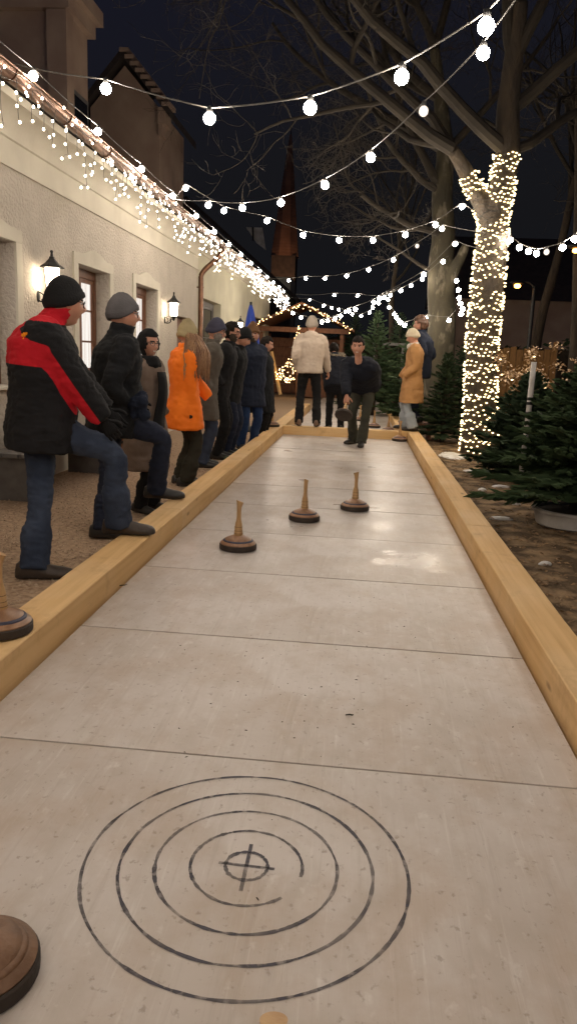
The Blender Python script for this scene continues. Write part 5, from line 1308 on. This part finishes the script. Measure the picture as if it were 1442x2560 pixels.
# sodium street lamps
def street_lamp(px, py, y, lab, s=1.0, mat='sodium'):
    p = ony(px, py, y); o = empty('street_lamp', (p.x+.45, y, GZ), 0, lab, 'street lamp', 'sodium street lamps'); zt = p.z - GZ
    g = G(); g.tube(spline([(0, 0, 0), (0, 0, zt-.3), (-.03, 0, zt-.02), (-.16, 0, zt+.10), (-.34, 0, zt+.11)], 4), [.055]*5+[.04]*4+[.03]*8, 10); g.obj('pole', M['iron'], o, True)
    g = G(); g.ell((-.45, 0, zt+.09), (.20, .11, .055)); g.obj('housing', M['iron'], o, True)
    g = G(); g.ell((-.45, -.02, zt), (.085*s, .085*s, .06*s)); g.obj('lamp_bulb', M[mat], o, True)
street_lamp(1292, 715, 21, 'street lamp with an orange glow above the board fence')
fl = ony(708, 720, 42.0); fo_ = empty('floodlight', (fl.x, 42, GZ), 0, 'floodlight on a mast behind the far roof, aimed at the spire', 'floodlight'); zt = fl.z - GZ
g = G(); g.tube([(0, 0, 0), (0, 0, zt-.2)], .06, 8); g.obj('mast', M['iron'], fo_, True)
g = G(); g.box((-.22, -.25, -.19+zt), (.22, .05, .1+zt)); g.obj('housing', M['iron'], fo_)
g = G(); g.add([(-.2, .06, zt-.17), (.2, .06, zt-.17), (.2, .055, zt+.08), (-.2, .055, zt+.08)], [(0, 3, 2, 1)]); g.obj('lamp_glass', M['flood'], fo_)
street_lamp(1437, 627, 17, 'street lamp with an orange glow behind the sagging festoon', .8)
# white post and the dried blossom shrub
p = ony(1318, 1048, 9.0); q_ = ony(1334, 905, 9.0)
wp = empty('white_post', (p.x, 9.0, GZ), 0, 'slim white post with dark bands between the firs', 'post')
g = G(); g.tube([(-.01, 0, 0), (0, 0, p.z-GZ), (q_.x-p.x, 0, q_.z-GZ)], .032, 10); pl = g.obj('pole', M['white_plastic'], wp, True)
for t in (.10, .28, .36):
    c = p.lerp(q_, t) - V((p.x, 9.0, GZ)); g = G(); g.lathe([(.033, -.018), (.035, -.016), (.035, .016), (.033, .018)], 10, c); g.obj('band', M['iron'], pl)
sb = ony(1385, 1050, 11.5); sh_ = empty('dried_shrub', (sb.x, 11.5, GZ), 0, 'dried blossom shrub with pale seed heads behind the white post', 'shrub')
g = G(); r = random.Random(9); heads = []
for i in range(26):
    a = r.uniform(0, 6.28); d = V((math.cos(a)*.5, math.sin(a)*.4, 1.35)); pts = branch_pts((r.uniform(-.15,.15), r.uniform(-.1,.1), 0), d, r.uniform(1.1, 1.75), 6, r, .14); g.tube(pts, [.008, .007, .006, .005, .004, .003, .002], 4); heads.append(pts[-1]); heads.append(pts[-2])
g.obj('stems', M['twig'], sh_)
g = G()
for hd in heads:
    for i in range(34):
        c = hd + V((r.gauss(0, .05), r.gauss(0, .05), r.gauss(0, .045))); s = r.uniform(.012, .024); a = r.uniform(0, 6.28); u = V((math.cos(a), math.sin(a), r.uniform(-1, 1)))*s; w_ = V((-math.sin(a), math.cos(a), r.uniform(-1, 1)))*s
        g.add([c-u, c-w_, c+u, c+w_], [(0,1,2,3)])
g.obj('blossoms', M['dry_leaf'], sh_)
SHRUB_HEADS = [hd + sh_.location for hd in heads]
# folded blue parasol
pt, pb = ony(627, 762, 13.6), ony(640, 870, 13.6)
pr = empty('folded_parasol', (pt.x, 13.6, GZ), 0, 'folded bright blue parasol standing by the house wall', 'parasol')
zt = pt.z - GZ; g = G(); rings = []
for t in range(12):
    u = t/11; z = zt - 1.15*u; R = .02 + .17*u**.8
    rings.append([V((R*(1+.22*math.cos(8*a_))*math.cos(a_) + .04*u, R*(1+.22*math.cos(8*a_))*math.sin(a_), z)) for a_ in [2*math.pi*q/48 for q in range(48)]])
g.loft(rings); g.obj('canopy', M['parasol'], pr, True)
g = G(); g.tube([(0,0,0), (0,0,zt+.05)], .022, 10); g.obj('pole', M['iron'], pr, True)
g = G(); g.lathe([(.26, 0), (.26, .05), (.06, .09), (.04, .25)], 20); g.obj('base', M['iron'], pr, True)
# market hut
hb_ = ony(720, 920, 25.5); hut = empty('market_hut', (hb_.x, 25.5, GZ), 0, 'small wooden market hut with warm lights beyond the house corner', 'hut')
for x in (-.95, 0.35, 1.75):
    for yy in (0, 2.2):
        g = G(); g.bbox((x-.06, yy-.06, 0), (x+.06, yy+.06, 2.15), .008); g.obj('post', M['hut_wood'], hut)
for i in range(6):
    g = G(); g.bbox((-.89, 2.12, .05+i*.33), (1.69, 2.15, .05+i*.33+.32), .004); g.obj('wall_board', M['hut_wood'], hut)
for i in range(3):
    g = G(); g.bbox((.42, -.03, .05+i*.31), (1.69, .0, .05+i*.31+.30), .004); g.obj('counter_board', M['hut_wood'], hut)
g = G(); g.bbox((.38, -.2, .99), (1.74, .25, 1.03), .006); g.obj('counter_top', M['hut_wood'], hut)
g = G(); g.bbox((-1.2, -.13, 2.16), (2.0, -.061, 2.32), .006); g.obj('beam', M['hut_wood'], hut)
for s in (-1, 1):
    g = G(); a0, b0 = V((.4, -.5, 3.05)), V((.4+s*1.75, -.5, 2.22)); up2 = V((0, 0, .07)); g.add([a0, b0, b0+up2, a0+up2] + [q+V((0, 3.2, 0)) for q in (a0, b0, b0+up2, a0+up2)], [(0,1,2,3), (7,6,5,4), (3,2,6,7), (0,4,5,1), (1,5,6,2), (0,3,7,4)]); g.obj('roof_slope', M['hut_wood'], hut)
g = G(); g.tube([(-.2, -.3, .1), (-.55, -.3, 1.5)], .06, 6); g.obj('brace', M['timber'], hut)
# thin white frame behind the bending man
wf = ony(995, 860, 20); fo = empty('garden_arch', (wf.x-.2, 20, GZ), 0, 'plain pale wooden garden arch standing among the firs', 'arch')
for a_, b_ in (((-.42, -.03, 0), (-.36, .03, 1.75)), ((.30, -.03, 0), (.36, .03, 1.75)), ((-.45, -.031, 1.752), (.39, .031, 1.82))):
    g = G(); g.bbox(a_, b_, .005); g.obj('rail', M['greywood'], fo)

# ================================================================== LIGHTS
sph = bmesh.new(); bmesh.ops.create_icosphere(sph, subdivisions=2, radius=1)
def ico(name, mat, r, sub=1, st=(1,1,1)):
    b_ = bmesh.new(); bmesh.ops.create_icosphere(b_, subdivisions=sub, radius=r)
    for q in b_.verts: q.co = V((q.co.x*st[0], q.co.y*st[1], q.co.z*st[2]))
    me = bpy.data.meshes.new(name); b_.to_mesh(me); b_.free(); me.materials.append(mat); return me
ME_BULB = ico('bulb', M['bulb'], .037, 2, (1, 1, 1.0)); ME_DIM = ico('bulb', M['bulb_dim'], .034, 2, (1, 1, 1.08))
ME_SOFT = ico('bulb', M['bulb_soft'], .037, 2, (1, 1, 1.0))
for m_ in (ME_BULB, ME_DIM, ME_SOFT): m_.polygons.foreach_set('use_smooth', [True]*len(m_.polygons))
g = G(); g.lathe([(.012, .070), (.017, .066), (.019, .036), (.016, .030), (.014, .022)], 10); ME_SOCK = g.mesh('socket', M['socket'], True)
def festoon(bulbs, y0, y1, label, start=None, stop=None, dim=(), ys=None, world=None, soft=False):
    n = len(bulbs) if world is None else len(world); P = []
    for i in range(n):
        if world is not None: P.append(V(world[i])); continue
        yy = ys[i] if ys else y0 + (y1-y0)*i/max(1, n-1); P.append(ony(bulbs[i][0], bulbs[i][1], yy))
    org = P[0].copy(); o = empty('festoon', org, 0, label, 'string lights', 'festoon strings with round bulbs')
    wp_ = ([V(start)] if start is not None else []) + [p + V((0, 0, .062)) for p in P] + ([V(stop)] if stop is not None else [])
    pts = []
    for i in range(len(wp_)-1):
        for k in range(5):
            t = k/5; pts.append(wp_[i].lerp(wp_[i+1], t) - V((0, 0, .05*(wp_[i+1]-wp_[i]).length*t*(1-t))) - org)
    pts.append(wp_[-1]-org); g = G(); g.tube(pts, .0048, 6); g.obj('wire', M['wire'], o, True)
    for i, p in enumerate(P):
        b_ = bpy.data.objects.new('bulb', ME_DIM if i in dim else (ME_SOFT if soft else ME_BULB)); b_.location = p - org; link(b_, o)
        s_ = bpy.data.objects.new('socket', ME_SOCK); link(s_, b_)
    return o
eave = lambda y: V((GX+.09, y, EZ+.09))
fork = ony(1230, 560, TY-.3)
festoon([(265,222),(524,296),(775,270),(1003,193),(1214,67)], 0, 0, 'festoon nearest overhead, sagging from the near gutter across the lane', start=eave(6.2), stop=(1.25, 3.1, 3.55), ys=[5.5,5.05,4.6,4.15,3.7])
festoon([(521,513),(606,520),(702,507),(812,463),(926,394),(1058,278),(1207,133)], 10.5, 4.8, 'long slanting festoon from the gutter, with one unlit bulb before the branches', start=eave(11.3), stop=(.85, 3.6, 3.3), dim=(5,))
festoon([(464,470),(560,527),(667,552),(758,588),(847,601),(932,601),(1013,587),(1088,562),(1154,517)], 11.4, 11.6, 'festoon hanging level across the lane to the wrapped tree\'s fork', start=eave(11.35), stop=fork)
festoon([(722,701),(764,696),(812,696),(866,690),(921,675),(983,650),(1042,615),(1104,572)], 20.8, 12.4, 'festoon from the far gutter rising to the wrapped tree, above the spire\'s foot', start=eave(22), stop=fork+V((-.1,.1,-.1)), dim=(6,), soft=True)
festoon([(774,750),(809,764),(829,770),(847,774),(863,779),(880,786),(902,790),(924,781),(931,769),(946,758),(960,743),(975,738),(1001,727),(1027,714),(1055,698),(1107,654)], 26, 14.6, 'festoon doubling back along the far lane to the mottled tree', start=eave(28.5), stop=ony(1120, 640, 15.2), soft=True)
festoon([(670,732),(693,753),(711,770),(732,783),(752,794),(789,803),(804,805),(819,802),(837,797),(851,790),(871,777),(888,773),(934,756),(948,746),(1059,686),(1137,610)], 20, 13, 'low hanging festoon over the hoodie man\'s head', start=ony(655, 690, 19.5), stop=fork+V((-.15,.2,-.3)), soft=True)
festoon([(835,738),(894,739),(947,746)], 21, 19, 'short level festoon strung over the firs behind the bending man', start=ony(740, 735, 24), stop=ony(1000, 715, 17), soft=True)
festoon([(969,749),(972,768),(985,785),(990,793),(996,801),(1001,807),(1011,813),(1063,795),(1122,801)], 19, 14.4, 'festoon looping low behind the woman in the camel coat', start=ony(965, 735, 19.3), stop=ony(1150, 760, 14), soft=True)
festoon([(1140,702),(1145,725),(1147,745),(1150,759),(1155,773),(1152,785)], 14.2, 13.0, 'short festoon hanging down beside the wrapped trunk', start=ony(1135, 680, 14.4), stop=ony(1160, 790, 12.8), soft=True)
festoon([(1274,600),(1297,619),(1320,629),(1340,634),(1365,630),(1405,619),(1436,598)], 11.6, 9, 'festoon sagging away from the wrapped trunk over the firs', start=ony(1255, 585, TY-.3), stop=ony(1500, 540, 8.4), dim=(4,))
# strings farther back over the near part of the lane, out of the picture above and behind
def over(y0, y1, n, lab, x0=-2.85, x1=2.4, z=3.3, sag=.65):
    W_ = []
    for i in range(n):
        t = (i+.5)/n; W_.append((x0+(x1-x0)*t, y0+(y1-y0)*t, z - sag*4*t*(1-t)))
    festoon(None, 0, 0, lab, start=(x0, y0, z+.1), stop=(x1, y1, z+.1), world=W_)
over(2.6, .2, 7, 'festoon crossing straight over the ring target, above the picture')
over(-.6, -1.6, 7, 'festoon crossing behind the ring target, above the picture')
over(-3.4, -4.4, 7, 'festoon crossing the lane well behind the ring target')
# a single line of round bulbs hooked along the gutter
W_ = [ony(279, 331, 8.6), ony(358, 406, 9.9), ony(377, 450, 10.2)]
W_ = []
yy = 5.0
while yy < 28: W_.append((GX+.10, yy, EZ+.115)); yy += 1.55
festoon(None, 0, 0, 'row of round bulbs clipped along the copper gutter', world=W_)

# ---- icicle lights under the gutter
ME_LED = ico('led', M['led'], .0105, 1, (1, 1, 1.25)); ME_TLED = ico('led', M['trunk_led'], .012, 1, (1.5, 1.5, .8)); ME_WLED = ico('led', M['warm_led'], .014, 1)
ic = empty('icicle_lights', (GX, 5, EZ), 0, 'dense curtain of icicle lights hanging from the copper gutter', 'fairy lights')
r = random.Random(17); leds = []; g = G(); o5 = V((GX, 5, EZ))
yy = 1.0
while yy < 29:
    x0 = GX + .085; p = V((x0, yy, EZ+.01)); ln = r.choice((.16, .28, .42, .30, .5, .22)); nl = max(2, int(ln/.085)); pts = [p]
    for i in range(nl):
        p = p + V((r.uniform(-.012, .012), r.uniform(-.035, .035), -ln/nl)); pts.append(p); q = p + V((r.uniform(-.02, .02), r.choice((-1, 1))*r.uniform(.012, .045), -.012)); leds.append(q); g.tube([p-o5, q-o5], .0016, 3, False)
        if r.random() < .25:
            q2 = p + V((r.uniform(-.02, .02), r.choice((-1, 1))*r.uniform(.06, .12), -r.uniform(.02, .07))); g.tube([p-o5, p.lerp(q2, .5)-o5+V((0,0,.015)), q2-o5], .0016, 3, False); leds.append(q2)
    g.tube([q-o5 for q in pts], .0022, 4, False); yy += r.uniform(.17, .34)
for i in range(210):   # strands lying in and along the gutter
    yy = 1 + 28*r.random(); a_ = math.pi*r.uniform(1.35, 2.02); leds.append(V((GX+.093*math.cos(a_), yy, EZ+.075+.093*math.sin(a_))))
pts = []; yy = 1.0
while yy < 29: pts.append(V((GX+.088+.01*math.sin(yy*5), yy, EZ+.02+.03*math.sin(yy*3.1))) - o5); yy += .12
g.tube(pts, .0026, 4, False); pts = [q + V((-.03+.012*math.sin(i*.7), 0, -.03+.025*math.sin(i*.55))) for i, q in enumerate(pts)]; g.tube(pts, .0026, 4, False)
g.obj('wire', M['socket'], ic)
def lay_leds(leds, me, par, o_, mat, r_, st=(1,1,1.25), cap=298):
    near = sorted(leds, key=lambda q: (q-CAM).length if (q-CAM).dot(fwd_) > 0 and q.y > 5.2 or par is not ic else 999)
    for q in near[:cap]:
        b_ = bpy.data.objects.new('led', me); b_.location = q - o_; link(b_, par)
    if len(near) > cap:
        g = G(); vs = [v.co.copy() for v in me.vertices]; fs = [tuple(p.vertices) for p in me.polygons]
        for q in near[cap:]: g.add([v + q - o_ for v in vs], fs)
        x_ = g.obj('far_leds', mat, par); x_['kind'] = 'stuff'
lay_leds(leds, ME_LED, ic, o5, M['led'], .0095)
# ---- fairy lights wound round the tree
tw_ = empty('fairy_light_wrap', (TB.x, TY, GZ), 0, 'warm fairy light wire wound round the bare tree\'s trunk and forks', 'fairy lights')
oT = V((TB.x, TY, GZ)); g = G(); leds = []; r = random.Random(23)
bpy.context.view_layer.update()
tr_o = [c_ for c_ in tree1.children if c_.name.startswith('trunk')][0]; ti = tr_o.matrix_world.inverted()
def wind(path, R0, pitch, seg, z_lo, z_hi, jit):
    Pp = spline(path, 10); L_ = [0]
    for i in range(1, len(Pp)): L_.append(L_[-1] + (Pp[i]-Pp[i-1]).length)
    tot = L_[-1]; s = z_lo; a_ = 0; pts = []; acc = 0
    def at(s):
        for i in range(1, len(Pp)):
            if L_[i] >= s: t = (s-L_[i-1])/max(1e-6, L_[i]-L_[i-1]); return Pp[i-1].lerp(Pp[i], t), (Pp[i]-Pp[i-1]).normalized()
        return Pp[-1], (Pp[-1]-Pp[-2]).normalized()
    while s < min(tot, z_hi):
        c_, d_ = at(s); u = d_.cross(V((0, 1, 0))).normalized(); w_ = u.cross(d_)
        ww = s + jit*noise.noise(V((s*2.3, a_*.9, 3.3)))
        c2, _ = at(max(0, min(tot, ww))); dr = (u*math.cos(a_) + w_*math.sin(a_)).normalized()
        st_ = c2 + dr*1.0; ok, p, n_, _ = tr_o.ray_cast(ti @ st_, (ti.to_3x3() @ (-dr)).normalized())
        rad = (tr_o.matrix_world @ p - c2).length if ok else R0
        if rad > R0*1.9: rad = R0
        q = c2 + dr*(rad + .008); pts.append(q - oT); acc += 1
        if acc % seg == 0 and noise.noise(q*2.6+V((4,1,7))) > -.40 and r.random() < .9: leds.append(q + dr*.012 + V((0, 0, r.uniform(-.03, .03))))
        a_ += .155; s += pitch*.155/(2*math.pi)
    if len(pts) > 2: g.tube(pts, .0028, 3, False)
wind(T1, .25, .062, 2, .06, 9, .15)
wind(T1L, .14, .058, 3, .0, .80, .06)
wind(T1R, .19, .058, 2, .0, .94, .06)
g.obj('wire', M['socket'], tw_)
lay_leds(leds, ME_TLED, tw_, oT, M['trunk_led'], .01)
# ---- warm lights on the hut
hl_ = empty('hut_fairy_lights', (hb_.x, 25.3, GZ), 0, 'golden fairy lights draped over the market hut', 'fairy lights'); g = G(); oh = V((hb_.x, 25.3, GZ)); r = random.Random(31)
paths = [[(-.35, -.25, .75), (.05, -.3, .55), (.25, -.3, .95), (.28, -.3, 1.5), (.32, -.25, 2.3)], [(-1.3, -.3, 2.35), (-.5, -.32, 2.65), (.4, -.35, 3.0), (1.2, -.32, 2.7), (2.1, -.3, 2.3)], [(.1, -.4, .6), (-.2, -.35, .9), (.15, -.35, 1.25), (.45, -.3, 1.9)]]
wl = []
for pth in paths:
    S_ = spline(pth, 9); g.tube(S_, .006, 4, False)
    for q in S_: wl.append(q + V((r.gauss(0, .035), r.gauss(0, .02), r.gauss(0, .035)))); wl.append(q + V((r.gauss(0, .06), r.gauss(0, .02), r.gauss(0, .06))))
g.obj('wire', M['socket'], hl_)
for q in wl:
    b_ = bpy.data.objects.new('led', ME_WLED); b_.location = q; link(b_, hl_)

# ---- small lights in the dried shrub
sl_ = empty('shrub_fairy_lights', sh_.location, 0, 'few small warm lights caught in the dried blossom shrub', 'fairy lights'); g = G(); r = random.Random(41)
pts = [hd - sh_.location + V((0, -.06, -.03)) for hd in SHRUB_HEADS[::3]]; pts.sort(key=lambda q: q.x)
S_ = spline(pts, 3); g.tube(S_, .003, 4, False); g.obj('wire', M['socket'], sl_)
for q in S_[::2]:
    b_ = bpy.data.objects.new('led', ME_TLED); b_.location = q + V((0, 0, -.012)); link(b_, sl_)
